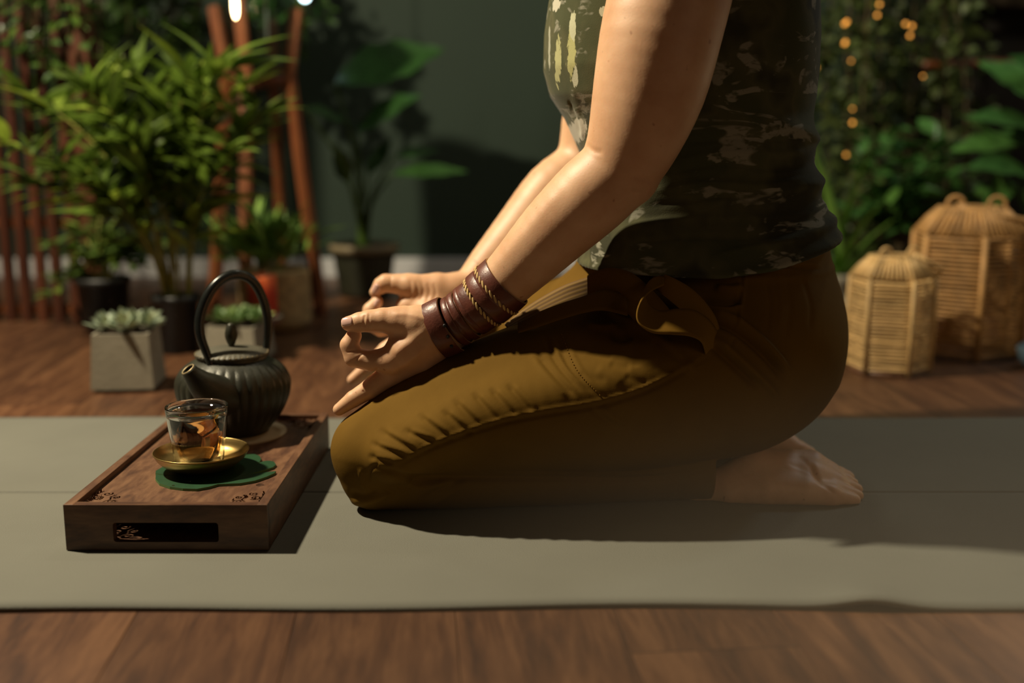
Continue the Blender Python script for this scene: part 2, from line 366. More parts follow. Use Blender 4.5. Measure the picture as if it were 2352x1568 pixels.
def crease(V, N, lines):
    """folds pressed into or raised from the cloth, each a path with width and depth"""
    X, Y = toPx(V); view = np.stack([X*0, -np.ones_like(X), X*0], 1); face = np.clip(-(N[:, 1])*2+.6, 0, 1)
    D = np.zeros(len(V))
    for (pts, wd, amp) in lines:
        pts = np.array(pts, float)
        if len(pts) > 2: pts = catmull(pts, 5)
        m = (X > pts[:, 0].min()-3*wd) & (X < pts[:, 0].max()+3*wd) & (Y > pts[:, 1].min()-3*wd) & (Y < pts[:, 1].max()+3*wd)
        q = np.stack([X[m], Y[m]], 1); best = np.full(len(q), 1e9); tt = np.zeros(len(q)); n = len(pts)-1
        for i in range(n):
            a, b = pts[i], pts[i+1]; ab = b-a; t = np.clip((q-a)@ab/(ab@ab+1e-9), 0, 1); d = np.linalg.norm(q-a-t[:, None]*ab, axis=1)
            u = d < best; best[u] = d[u]; tt[u] = (i+t[u])/n
        taper = np.clip(np.minimum(tt, 1-tt)*6+.05, 0, 1)
        D[m] += amp*.001*np.exp(-(best/wd)**2)*taper
    return V+N*(D*face)[:, None]
def from_np(name, V, F, mat, parent=None):
    me = bpy.data.meshes.new(name); me.vertices.add(len(V)); me.vertices.foreach_set('co', V.astype(np.float32).ravel())
    me.loops.add(F.size); me.loops.foreach_set('vertex_index', F.astype(np.int32).ravel())
    me.polygons.add(len(F)); me.polygons.foreach_set('loop_start', np.arange(0, F.size, 4, dtype=np.int32))
    me.update(calc_edges=True); me.validate(); me.polygons.foreach_set('use_smooth', np.ones(len(me.polygons), bool)); me.materials.append(mat)
    o = bpy.data.objects.new(name, me); COL.objects.link(o)
    if parent: o.parent = parent
    return o
#==SETTING==
# ------------------------------------------------------------------ setting: floor of planks, walls
bm = bmesh.new(); box(bm, (0, 1.6, -.03), (6.4, 4.6, .03)); fl = tag(obj('floor', bm, M['black'], smooth=False), kind='structure')
bm = bmesh.new(); box(bm, (0, 0, 0), (.1410, 1.1992, .010), bev=.0006); pl = bpy.data.meshes.new('plank'); bm.to_mesh(pl); bm.free(); pl.materials.append(M['floorwood'])
rot = radians(5)
for i in range(-21, 22):
    off = random.uniform(0, 1.2)
    for j in range(-1, 4):
        u, v = i*.1415, j*1.2-.8+off; x = .1+u*cos(rot)-v*sin(rot); y = .0+u*sin(rot)+v*cos(rot)
        if y < -.9 or y > 4.0 or abs(x) > 3: continue
        o = bpy.data.objects.new('plank', pl); COL.objects.link(o); o.parent = fl; o.location = (x, y, -.010); o.rotation_euler = (0, 0, rot)
WY = 3.34
bm = bmesh.new(); box(bm, (-1.05, WY+.05, 1.3), (4.5, .1, 2.7)); tag(obj('wall_back', bm, M['wall'], smooth=False), kind='structure')
bm = bmesh.new(); box(bm, (2.25, WY+.05, 1.3), (2.1, .1, 2.7)); tag(obj('wall_right', bm, M['darkwall'], smooth=False), kind='structure')
bm = bmesh.new(); box(bm, (-1.0, WY-.009, .022), (4.5, .018, .060), bev=.003); tag(obj('baseboard_back', bm, M['base'], smooth=False), kind='structure')
bm = bmesh.new(); box(bm, (1.75, WY-.03, P(2280, 5, WY).z+.04), (1.0, .06, .12), bev=.004); tag(obj('trim_1', bm, wood('dark_beam', (.02, .014, .008), (.035, .025, .014), (.05, .035, .02), 6, (1, 4, 4)), smooth=False), kind='structure')
# ------------------------------------------------------------------ yoga mat
def mat():
    nx, ny = 240, 40; V = []; F = []
    x0, x1, y0, y1 = -1.0, 1.0, G(1176, 1392).y, G(1176, 958).y
    ys = sorted(list(np.linspace(y0, y1, ny)))
    yl = G(1176, 1130).y
    ys += [yl-.0019, yl-.0013, yl+.0013, yl+.0019]; ys = sorted(y for y in ys if abs(y-yl) > .004 or abs(y-yl) < .0022); ny = len(ys)
    for j, y in enumerate(ys):
        for i in range(nx):
            x = x0+(x1-x0)*i/(nx-1); t = (y-y0)/(y1-y0)
            edge = .004*sin(x*5+1)+.003*sin(x*13) if t < .5 else .002*sin(x*7)
            k = abs(1-2*t)**3; z = 0.0
            bx = (x-.322)/.035; lift = .0075*math.exp(-bx*bx)*math.exp(-(t/.06)**2)
            z += lift+.0008*sin(x*9)*k
            if abs(y-yl) < .0015: z -= .0030
            V.append((x, y+edge*k, z))
    for j in range(ny-1):
        for i in range(nx-1): F.append((j*nx+i, j*nx+i+1, (j+1)*nx+i+1, (j+1)*nx+i))
    o = mesh_obj('yoga_mat', V, F, M['mat']); m = o.modifiers.new('s', 'SOLIDIFY'); m.thickness = .0048; m.offset = -1
    tag(o, 'long grey green yoga mat with a centre line across the wooden floor', 'yoga mat')
mat()
# added thin warm haze volume, standing in for a blurred foreground veil
def haze():
    bm = bmesh.new(); bmesh.ops.create_icosphere(bm, subdivisions=4, radius=1)
    m = bpy.data.materials.new('haze'); m.use_nodes = True; t = m.node_tree; t.nodes.remove(t.nodes['Principled BSDF'])
    v = t.nodes.new('ShaderNodeVolumeScatter'); v.inputs['Color'].default_value = (1, .80, .58, 1); v.inputs['Anisotropy'].default_value = .0
    c = t.nodes.new('ShaderNodeTexCoord'); g = t.nodes.new('ShaderNodeTexGradient'); g.gradient_type = 'SPHERICAL'; t.links.new(c.outputs['Object'], g.inputs[0])
    k = t.nodes.new('ShaderNodeMath'); k.operation = 'MULTIPLY'; k.inputs[1].default_value = HAZE; t.links.new(g.outputs['Fac'], k.inputs[0])
    t.links.new(k.outputs[0], v.inputs['Density']); t.links.new(v.outputs[0], t.nodes['Material Output'].inputs['Volume'])
    o = obj('haze', bm, m); o.location = (.34, .70, .03); o.scale = (.52, .24, .25)
    tag(o, 'added thin warm haze standing in for a blurred foreground veil', 'haze', kind='stuff')
HAZE = .75
haze()
#==TRAY==
# ------------------------------------------------------------------ tea tray
TX0, TX1, TY0, TY1, TH = -.4515, -.2465, 1.046, 1.42, .049
tray = thing('tea_tray', ((TX0+TX1)/2, (TY0+TY1)/2, 0), 'dark walnut tea tray with pierced scrollwork corners on the mat', 'tray')
def rel(o, t):  # parent while the mesh stays in world measure
    o.parent = t; o.matrix_parent_inverse = Matrix.Translation(-t.location); return o
T = .010
def board(x0, x1, y0, y1, z0, z1, mat, name='side_board', bev=.0009):
    bm = bmesh.new(); box(bm, ((x0+x1)/2, (y0+y1)/2, (z0+z1)/2), (x1-x0, y1-y0, z1-z0), bev=bev); return rel(obj(name, bm, mat, smooth=False), tray)
board(TX0, TX0+T, TY0+.0005, TY1, .001, TH, M['walnut']); board(TX1-T, TX1, TY0+.0005, TY1, .001, TH, M['walnut'])
board(TX0+T, TX1-T, TY1-T, TY1, .001, TH-.0003, M['walnutx'], 'back_board')
board(TX0+T, TX1-T, TY0+T, TY1-T, .003, .007, M['walnut'], 'bottom_board')
def front():
    bm = bmesh.new(); sx0, sx1, sz0, sz1, r = -.403, -.2965, .0095, .0300, .003
    outer = [(TX0+T*.0, .001), (TX1, .001), (TX1, TH-.0003), (TX0, TH-.0003)]; inner = []
    for cx, cz, a0 in ((sx1-r, sz1-r, 0), (sx0+r, sz1-r, 90), (sx0+r, sz0+r, 180), (sx1-r, sz0+r, 270)):
        for k in range(5): a = radians(a0+k*22.5); inner.append((cx+r*cos(a), cz+r*sin(a)))
    es = []
    for loop in (outer, inner):
        vs = [bm.verts.new((x, TY0, z)) for x, z in loop]; es += [bm.edges.new((vs[i], vs[(i+1) % len(vs)])) for i in range(len(vs))]
    bmesh.ops.triangle_fill(bm, use_beauty=True, use_dissolve=False, edges=es)
    r_ = bmesh.ops.extrude_face_region(bm, geom=bm.faces[:]); bmesh.ops.translate(bm, vec=(0, T, 0), verts=[v for v in r_['geom'] if isinstance(v, bmesh.types.BMVert)])
    rel(obj('front_board', bm, M['walnutx'], smooth=False), tray)
front()
def spiral(cx, cy, r0, r1, a0, a1, n=22):
    return [(cx+(r0+(r1-r0)*k/n)*cos(radians(a0+(a1-a0)*k/n)), cy+(r0+(r1-r0)*k/n)*sin(radians(a0+(a1-a0)*k/n))) for k in range(n+1)]
MOTIF = [spiral(13, 8, 1.2, 5.5, 0, 560), spiral(30, 6.5, 1, 5, 90, 600), spiral(9, 24, 1, 5, 180, 660), spiral(21, 15, .8, 4.2, 20, -420), spiral(12, 34, 1, 4, 0, 400),
         [(4, 4), (9, 3), (14, 2.2), (22, 3.2), (33, 1.6), (42, 3.4)], [(3, 6), (2.5, 14), (4, 22), (3, 32), (6, 41)], spiral(40, 5.5, .8, 3.4, 200, 620), [(15, 14), (19, 20), (17, 27), (20, 31)], spiral(22, 25, .8, 3, 0, 420), [(24, 12), (29, 13), (33, 11)]]
def panel():
    px0, px1, py0, py1 = TX0+T, TX1-T, TY0+T, TY1-T; z = TH-.0065; L = .060; h = .0005; V = []; F = []
    segs = []
    for pl_ in MOTIF:
        a = np.array(pl_)*.00128; segs += list(zip(a[:-1], a[1:]))
    n = int(L/h); g = np.arange(n+1)*h; X, Y = np.meshgrid(g, g, indexing='ij'); q = np.stack([X.ravel(), Y.ravel()], 1)
    D = np.full(len(q), 1.)
    for a, b in segs:
        ab = b-a; t = np.clip((q-a)@ab/(ab@ab+1e-12), 0, 1); D = np.minimum(D, np.linalg.norm(q-a-t[:, None]*ab, axis=1))
    D = (D-.00088).reshape(n+1, n+1); gx, gy = np.gradient(D, h); 
    Dc = (D[:-1, :-1]+D[1:, :-1]+D[:-1, 1:]+D[1:, 1:])/4; keep = Dc > 0
    near = np.abs(D) < .00042; mx = np.where(near, -D*gx, 0); my = np.where(near, -D*gy, 0)
    for sx, sy in ((0, 0), (1, 0), (0, 1), (1, 1)):
        b = len(V); XX = X+mx; YY = Y+my
        wx = (px0+XX) if not sx else (px1-XX); wy = (py0+YY) if not sy else (py1-YY)
        V += list(zip(wx.ravel(), wy.ravel(), np.full(wx.size, z)))
        I, J = np.nonzero(keep)
        for i, j in zip(I, J):
            f = (b+i*(n+1)+j, b+(i+1)*(n+1)+j, b+(i+1)*(n+1)+j+1, b+i*(n+1)+j+1); F.append(f if sx == sy else f[::-1])
    LL = n*h
    for (a0, a1, b0, b1) in ((px0+LL, px1-LL, py0, py1), (px0, px0+LL, py0+LL, py1-LL), (px1-LL, px1, py0+LL, py1-LL)):
        b = len(V); V += [(a0, b0, z), (a1, b0, z), (a1, b1, z), (a0, b1, z)]; F.append((b, b+1, b+2, b+3))
    o = mesh_obj('top_panel', V, F, M['walnut'], smooth=False); m = o.modifiers.new('s', 'SOLIDIFY'); m.thickness = .003; m.offset = -1; rel(o, tray)
panel()
PZ = TH-.0065
# teapot
TP = Vector((-.3515, 1.340, PZ+.0032))
cs = G(600, 990, PZ); bm = bmesh.new(); lathe(bm, [(0, 0), (.060, 0), (.0605, .0008), (.0605, .0022), (.060, .003), (0, .003)], 64); o = obj('round_coaster', bm, M['paper']); o.location = (TP.x+.004, TP.y-.002, PZ)
tag(o, 'thin pale round coaster under the black teapot', 'coaster')
pot = thing('teapot', TP, 'black ribbed cast iron teapot with arched handle on the walnut tray', 'teapot')
prof = [(0, 0), (.038, 0), (.041, .002), (.050, .012), (.060, .026), (.0675, .042), (.0705, .056), (.0700, .068), (.064, .080), (.055, .088), (.046, .0935), (.043, .095), (.0425, .099), (.040, .099)]
pf = catmull([(a, b, 0) for a, b in prof], 4)[:, :2]
def rib(a, z):
    k = max(0, min(1, (z-.002)/.02))*max(0, min(1, (.091-z)/.006)); return .030*k*(abs(cos(a*16))-.62)
bm = bmesh.new(); lathe(bm, [tuple(p) for p in pf], 384, rib=rib); obj('body', bm, M['iron'], pot)
bm = bmesh.new(); R_ = lathe(bm, [(.0425, .0985), (.0445, .0985), (.0452, .1005), (.0445, .1022), (.034, .1058), (.020, .1085), (.008, .1095), (0, .1096)], 160,
      rib=lambda a, z: .012*cos(a*40)*(1 if .09 < z < .1062 else .0)); lid = obj('lid', bm, simple('sheen_iron_lid', (.095, .088, .062), .55, metal=.2, var=.2, bump=.4, bscale=500, bdist=.0005), pot)  # lid iron made lighter, its grazing sheen put into the colour
bm = bmesh.new()
for i in range(40):
    a = 2*pi*i/40+.05; bmesh.ops.create_icosphere(bm, subdivisions=1, radius=.00085, matrix=Matrix.Translation((.0447*cos(a), .0447*sin(a), .1022)))
obj('bead_edge', bm, M['ironrim'], lid)
bm = bmesh.new(); kn = [(0, .108), (.0035, .109), (.0040, .112), (.0055, .116), (.0068, .121), (.0070, .126), (.0058, .132), (.0035, .1375), (0, .1395)]
lathe(bm, [tuple(p) for p in catmull([(a, b, 0) for a, b in kn], 5)[:, :2]], 40, rib=lambda a, z: .10*abs(sin(a*4+z*1400))*(z > .112)); obj('knob', bm, M['iron'], lid)
def rp(px, py, Y): return P(px, py, Y)-TP
bm = bmesh.new(); sp = catmull([rp(535, 915, 1.30), rp(500, 905, 1.275), rp(468, 885, 1.257), rp(447, 865, 1.25), rp(432, 848, 1.246)], 5); rr = np.interp(np.linspace(0, 1, len(sp)), [0, .3, .6, .85, 1], [.026, .0225, .0155, .0105, .0088])
rings = tube(bm, sp, list(rr), 32, cap=False)
d = Vector(sp[-1]-sp[-2]).normalized(); last = rings[-1]; c0 = Vector(sp[-1])
for k, (s, dz) in enumerate(((.80, .0), (.72, -.004), (.7, -.02))):
    nr = [bm.verts.new(c0+(v.co-c0)*s+d*dz) if k == 0 else bm.verts.new(c0+(v.co-c0)*s+d*dz) for v in rings[-1]]
    for i in range(32): bm.faces.new((last[i], last[(i+1) % 32], nr[(i+1) % 32], nr[i]))
    last = nr
sp_o = obj('spout', bm, M['iron'], pot)
bm = bmesh.new(); rp_ = [c0+(Vector((0, 0, 0)))]
ringp = []; u = d.orthogonal().normalized(); v_ = d.cross(u)
for k in range(41): a = 2*pi*k/40; ringp.append(c0+(u*cos(a)+v_*sin(a))*.0078)
tube(bm, ringp, .0010, 8, cap=False); obj('spout_rim', bm, M['ironrim'], sp_o)
bm = bmesh.new(); hp = catmull([rp(491, 862, 1.300), rp(478, 820, 1.302), rp(460, 770, 1.306), rp(461, 720, 1.312), rp(482, 670, 1.32), rp(512, 640, 1.33), rp(545, 630, 1.34), rp(578, 643, 1.35), rp(602, 682, 1.357), rp(615, 735, 1.362), rp(612, 795, 1.365), rp(606, 822, 1.366)], 5)
rr = np.interp(np.linspace(0, 1, len(hp)), [0, .08, .2, .5, .85, 1], [.0035, .0048, .0062, .0062, .0056, .004]); tube(bm, hp, list(rr), 16); obj('handle', bm, M['ironh'], pot)
for q in ((491, 850, 1.302), (607, 818, 1.368)):
    bm = bmesh.new(); c = rp(*q); box(bm, (c.x, c.y, c.z-.006), (.010, .008, .020), bev=.002); obj('handle_lug', bm, M['iron'], pot)
# lily pad coaster, brass saucer, glass of tea
CP = G(462, 1083, PZ)
def padshape():
    pts = [(358, 1088), (357, 1098), (366, 1109), (390, 1117), (420, 1121), (452, 1122), (480, 1117), (500, 1111), (520, 1110), (550, 1109), (585, 1103), (612, 1094), (630, 1086), (634, 1081), (606, 1084), (574, 1088), (604, 1079), (627, 1072), (634, 1066), (629, 1059), (618, 1057), (606, 1058), (582, 1066), (596, 1060), (600, 1053), (596, 1046), (585, 1042), (570, 1042), (540, 1046), (500, 1046), (460, 1047), (410, 1056), (372, 1072), (358, 1080), (357, 1086), (378, 1090), (400, 1090), (380, 1091.5)]
    W = [G(x, y, PZ+.003) for x, y in pts]; bm = bmesh.new(); es = []
    vs = [bm.verts.new((p.x, p.y, PZ+.0002)) for p in W]; es = [bm.edges.new((vs[i], vs[(i+1) % len(vs)])) for i in range(len(vs))]
    bmesh.ops.triangle_fill(bm, use_beauty=True, edges=es)
    r_ = bmesh.ops.extrude_face_region(bm, geom=bm.faces[:]); bmesh.ops.translate(bm, vec=(0, 0, .0026), verts=[v for v in r_['geom'] if isinstance(v, bmesh.types.BMVert)])
    bmesh.ops.recalc_face_normals(bm, faces=bm.faces)
    for f in bm.faces: f.material_index = 0 if f.normal.z > .5 else 1
    o = obj('leaf_coaster', bm, [M['pad'], M['padedge']], smooth=False); tag(o, 'green lily leaf shaped coaster with notched edges under the brass saucer', 'coaster')
padshape()
BC = Vector((G(464, 1084, PZ).x, G(464, 1084, PZ).y+.002, PZ+.0031)); s_ = SC(BC)
br = 107*s_; bh = .0215
bm = bmesh.new(); pr = [(0, 0), (.020, 0), (.026, .001), (.038, .006), (br*.90, .013), (br*.975, bh-.002), (br, bh), (br*.99, bh+.0012), (br*.955, bh-.0015), (br*.87, .013), (.036, .0078), (.024, .003), (0, .0025)]
lathe(bm, [tuple(p) for p in catmull([(a, b, 0) for a, b in pr], 4)[:, :2]], 96); o = obj('brass_saucer', bm, M['brass']); o.location = BC; tag(o, 'small round brass dish holding the glass of tea', 'saucer')
CC = BC+Vector((-.003, .001, .0034)); H = .0695; cr = 70*s_
cup = thing('tea_glass', CC, 'double walled clear glass of amber tea in the brass dish', 'cup')
bm = bmesh.new()
wall = lambda z, r0, r1: r0+(r1-r0)*(z/H)**.85
A = [(0, 0), (.0235, 0), (.0255, .0015)]+[(wall(z, .0255, cr), z) for z in np.linspace(.004, H-.001, 14)]+[(cr-.0004, H+.0005), (cr-.0016, H+.0008), (cr-.0026, H-.0003)]
A += [(cr-.0030, H-.004), (cr-.0045, H-.012), (cr-.0065, H-.030), (cr-.0095, H-.046), (cr-.013, .012), (cr-.020, .0075), (0, .0065)]
lathe(bm, A, 96)
Bv = [(0, .0020), (.0225, .0020)]+[(wall(z, .0255, cr)-.0013, z) for z in np.linspace(.004, H-.006, 12)]+[(cr-.0028, H-.0045), (cr-.0042, H-.008), (cr-.0058, H-.014), (cr-.0078, H-.030), (cr-.0108, H-.046), (cr-.0145, .0115), (cr-.0205, .0060), (0, .0050)]
n0 = len(bm.faces); bm.faces.ensure_lookup_table(); bmesh.ops.recalc_face_normals(bm, faces=bm.faces[:]); 
b2 = bmesh.new(); lathe(b2, Bv, 96); bmesh.ops.recalc_face_normals(b2, faces=b2.faces[:]); bmesh.ops.reverse_faces(b2, faces=b2.faces[:])
t1 = bpy.data.meshes.new('t1'); b2.to_mesh(t1); b2.free(); bm.from_mesh(t1); bpy.data.meshes.remove(t1)
me = bpy.data.meshes.new('glass_wall'); bm.to_mesh(me); bm.free(); me.materials.append(M['glass']); me.polygons.foreach_set('use_smooth', [True]*len(me.polygons))
o = bpy.data.objects.new('glass_wall', me); COL.objects.link(o); o.parent = cup
bm = bmesh.new(); lv = H-.0105
lathe(bm, [(0, .0067), (cr-.0200, .0077), (cr-.0129, .0122), (cr-.0094, H-.046), (cr-.0064, H-.030), (cr-.0042, lv), (cr-.006, lv-.0005), (0, lv-.0005)], 96); tag(obj('tea', bm, M['tea'], cup), 'clear amber red tea')
for k, (px, py, r) in enumerate(((597, 1113, .0045), (434, 1105, .0022), (398, 1115, .0016))):
    p = G(px, py, PZ+(.003 if k else .0005)); bm = bmesh.new(); bmesh.ops.create_uvsphere(bm, u_segments=16, v_segments=8, radius=1, matrix=Matrix.Translation((p.x, p.y, PZ+(.0032 if k else .0003))) @ Matrix.Diagonal((r, r*.8, r*.25, 1)))
    tag(obj('water_drop', bm, M['water']), ('flat water drop on the bare wood right of the green coaster', 'bigger water drop on the green coaster in front of the brass dish', 'tiny water drop near the left tip of the green coaster')[k], 'water drop')
#==PERSON==
# ------------------------------------------------------------------ person
person = thing('person', (.2, 1.335, 0), 'person kneeling in ochre trousers and patterned top with thumbs and forefingers joined', 'person')
def prel(o, par=None):  # children of the person and of its empties are shifted back, deeper ones already sit in place
    o.parent = par or person; o.matrix_parent_inverse = Matrix.Translation(-person.location) if o.parent.type == 'EMPTY' else Matrix.Identity(4); return o
CYL = 1.335
armN = CH((1600, -250, 1.20, 130), (1560, -90, 1.145, 138), (1522, 60, 1.125, 139), (1492, 200, 1.12, 129), (1455, 320, 1.118, 106), (1420, 392, 1.12, 88), (1362, 446, 1.122, 92), (1272, 532, 1.13, 82), (1192, 615, 1.138, 68), (1120, 685, 1.145, 57), (1060, 728, 1.15, 51), (1022, 755, 1.152, 50))
elbN = CH((1420, 392, 1.12, 84), (1466, 424, 1.12, 36))
armF = CH((1600, -250, 1.47, 110), (1520, -60, 1.52, 100), (1430, 130, 1.52, 88), (1372, 255, 1.52, 76), (1345, 375, 1.515, 70), (1270, 440, 1.50, 68), (1200, 525, 1.485, 62), (1127, 606, 1.46, 50), (1083, 652, 1.44, 40), (1045, 668, 1.43, 38))
palmN = [CH((1022, 755, 1.152, 50), (975, 778, 1.146, 47), (930, 806, 1.142, 42), (900, 826, 1.140, 31)),
         CH((1022, 765, 1.155, 48), (965, 815, 1.152, 42), (905, 852, 1.152, 29)), CH((1025, 772, 1.17, 46), (960, 825, 1.17, 38), (905, 862, 1.170, 26)),
         CH((1025, 770, 1.19, 42), (960, 830, 1.19, 34), (915, 862, 1.188, 24)), CH((1005, 745, 1.148, 46), (955, 745, 1.146, 43), (915, 740, 1.145, 33)), CH((940, 760, 1.148, 30), (910, 800, 1.146, 24))]
fingN = [CH((925, 738, 1.145, 35), (880, 735, 1.143, 28.5), (848, 737, 1.142, 25.5), (825, 740, 1.142, 23), (801, 743, 1.142, 17.5)),
         CH((903, 826, 1.140, 31), (850, 828, 1.142, 24), (814, 820, 1.143, 23.5), (802, 792, 1.144, 21), (813, 771, 1.145, 18)),
         CH((905, 852, 1.152, 29), (850, 893, 1.150, 23), (812, 916, 1.150, 19.5), (779, 940, 1.150, 14.5)),
         CH((905, 862, 1.170, 26), (860, 888, 1.172, 21), (826, 908, 1.172, 17), (806, 921, 1.172, 13)),
         CH((915, 862, 1.188, 24), (880, 880, 1.190, 18), (850, 893, 1.190, 15), (830, 902, 1.19, 12))]
palmF = [CH((1045, 668, 1.43, 38), (985, 690, 1.425, 40), (940, 705, 1.42, 30)), CH((1045, 672, 1.43, 38), (985, 720, 1.41, 40), (938, 765, 1.40, 26)),
         CH((1045, 668, 1.43, 36), (1005, 665, 1.425, 38), (960, 664, 1.422, 32), (940, 655, 1.42, 26)), CH((1040, 680, 1.44, 36), (960, 750, 1.44, 34), (925, 775, 1.44, 24))]
fingF = [CH((950, 659, 1.42, 29), (915, 652, 1.42, 23), (886, 650, 1.42, 21), (876, 655, 1.42, 19), (861, 671, 1.42, 12.5)),
         CH((930, 745, 1.40, 28), (875, 752, 1.405, 21), (850, 740, 1.41, 20), (852, 712, 1.415, 18.5), (866, 693, 1.418, 14)),
         CH((930, 772, 1.40, 24), (886, 804, 1.395, 19), (845, 842, 1.39, 16), (810, 872, 1.385, 13)), CH((925, 775, 1.44, 24), (880, 812, 1.43, 19), (850, 845, 1.43, 15), (828, 862, 1.425, 12)),
         CH((925, 775, 1.46, 22), (890, 815, 1.46, 17), (862, 840, 1.46, 13), (850, 850, 1.46, 11))]
for ch_ in [armN, elbN]+palmN+fingN:   # the near arm lies over the top of the thigh
    for i_, (a_, r_) in enumerate(ch_):
        x_, y_ = toPx(np.array([a_], float)); dy_ = .030; q_ = P(float(x_[0]), float(y_[0]), float(a_[1])+dy_); ch_[i_] = (np.array(q_, np.float32), r_*(1+dy_/1.2))
armN, armF = dense(armN), dense(armF)
def hand(p, palm, fing):
    d = None
    for c in palm:
        x = chain(p, c); d = x if d is None else smin(d, x, .006)
    out = None
    for i, c in enumerate(fing):
        x = smin(d, chain(p, c, .003), .006); out = x if out is None else smin(out, x, .0012)
    return out
def sdfN(p): return smin(smin(chain(p, armN, .03), chain(p, elbN, .01), .012), hand(p, palmN, fingN), .005)
def sdfF(p): return smin(chain(p, armF, .03), hand(p, palmF, fingF), .005)
def bounds(chs, pad=.012):
    A = np.array([c[0] for ch in chs for c in ch]); R = np.array([c[1] for ch in chs for c in ch])[:, None]; return (A-R).min(0)-pad, (A+R).max(0)+pad
parts = []
def addgrid(f, lo, hi, h, keep=None, it=1, cr=None, slack=10.):
    V, F = surfnet(f, lo, hi, h, slack)
    if keep is not None: V, F = clipmesh(V, F, keep(V))
    V = relax(V, F, it)
    if cr: V = crease(V, normals(V, F), cr)
    parts.append((V, F))
wN = np.array(P(1075, 718, 1.178)); axN = np.array(P(1192, 615, 1.168))-np.array(P(1022, 755, 1.182)); axN /= np.linalg.norm(axN)
lo, hi = bounds(palmN+fingN+[armN[-12:]])
KN = [([(838, 722), (836, 738), (838, 752)], 2.5, -.9), ([(848, 718), (847, 738), (848, 755)], 2.5, -.7), ([(906, 770), (890, 785), (868, 806)], 4, -1.2), ([(795, 808), (806, 806), (822, 803)], 2.5, -1.0), ([(812, 836), (822, 822), (838, 808)], 2.5, -.8),
      ([(980, 755), (935, 790), (905, 815)], 9, 1.0), ([(985, 790), (940, 830), (900, 852)], 7, .8), ([(870, 845), (850, 862)], 3, -.8), ([(985, 735), (940, 722), (900, 722)], 6, .7), ([(832, 895), (842, 908)], 2.5, -.8)]
addgrid(sdfN, lo, hi, .0011, lambda V: (V-wN)@axN < .002, 2, KN)
lo, hi = bounds([armN[:]]); hi[2] = .62
EL = [([(1345, 330), (1362, 345), (1385, 352)], 5, -1.2), ([(1455, 405), (1480, 412), (1500, 415)], 6, -1.5), ([(1450, 430), (1475, 436), (1490, 438)], 4, -1.2), ([(1300, 420), (1200, 540), (1120, 630)], 14, .8)]
addgrid(lambda p: sdfN(p), lo, hi, .0024, lambda V: ((V-wN)@axN > -.002) & (V[:, 2] < .61), 2, EL)
wF = np.array(P(1100, 636, 1.45)); axF = np.array(P(1127, 606, 1.46))-np.array(P(1045, 668, 1.43)); axF /= np.linalg.norm(axF)
lo, hi = bounds(palmF+fingF+[armF[-10:]])
KF = [([(940+i*14, 640+i*2), (945+i*14, 665+i*2), (935+i*14, 690+i*2)], 3, -.7) for i in range(5)]+[([(898, 632), (897, 650), (896, 668)], 2.5, -.8)]
addgrid(sdfF, lo, hi, .0014, lambda V: (V-wF)@axF < .002, 2, KF)
lo, hi = bounds([armF[:]]); hi[2] = .62
addgrid(sdfF, lo, hi, .003, lambda V: ((V-wF)@axF > -.002) & (V[:, 2] < .61), 2)
# feet, soles up
footN = [CH((1600, 1128, 1.215, 34), (1664, 1115, 1.218, 43), (1735, 1085, 1.225, 52), (1800, 1092, 1.222, 46), (1860, 1105, 1.22, 36)),
         CH((1680, 1128, 1.207, 37), (1760, 1122, 1.20, 40), (1845, 1128, 1.195, 33), (1905, 1138, 1.192, 27)),
         CH((1735, 1085, 1.23, 50), (1810, 1075, 1.24, 42), (1860, 1072, 1.245, 38), (1902, 1090, 1.245, 30)), CH((1860, 1095, 1.22, 36), (1915, 1112, 1.22, 29))]
toesN = [CH((1905, 1138, 1.192, 25), (1945, 1146, 1.192, 18), (1962, 1148, 1.193, 15)), CH((1912, 1125, 1.205, 24), (1955, 1135, 1.207, 17), (1970, 1138, 1.207, 14)), CH((1915, 1112, 1.22, 24), (1950, 1118, 1.222, 17), (1968, 1123, 1.222, 14)),
         CH((1912, 1100, 1.235, 25), (1942, 1104, 1.237, 18), (1958, 1110, 1.237, 14)), CH((1902, 1090, 1.25, 28), (1925, 1092, 1.255, 22), (1944, 1098, 1.255, 19))]
def mirF(ch):  # the far foot lies mirrored, tucked a little forward
    return [(np.array((a[0]-.020, 2.605-a[1], a[2]+.003), np.float32), r) for a, r in ch]
def foot(p, F_, T_):
    d = None
    for c in F_:
        x = chain(p, c, .012); d = x if d is None else smin(d, x, .012)
    out = None
    for c in T_:
        x = smin(d, chain(p, c, .003), .006); out = x if out is None else smin(out, x, .0015)
    return np.maximum(out, .001-p[:, 2])
lo, hi = bounds(footN+toesN); FC = [([(1800, 1040+i*5), (1840+i*6, 1050+i*9), (1880+i*3, 1085+i*9)], 4, -.9) for i in range(5)]+[([(1862, 1058), (1880, 1100), (1925, 1140)], 5, -1.5)]
addgrid(lambda p: foot(p, footN, toesN), lo, hi, .0018, None, 2, FC)
fF, tF = [mirF(c) for c in footN], [mirF(c) for c in toesN]; lo, hi = bounds(fF+tF)
addgrid(lambda p: foot(p, fF, tF), lo, hi, .0025, None, 2)
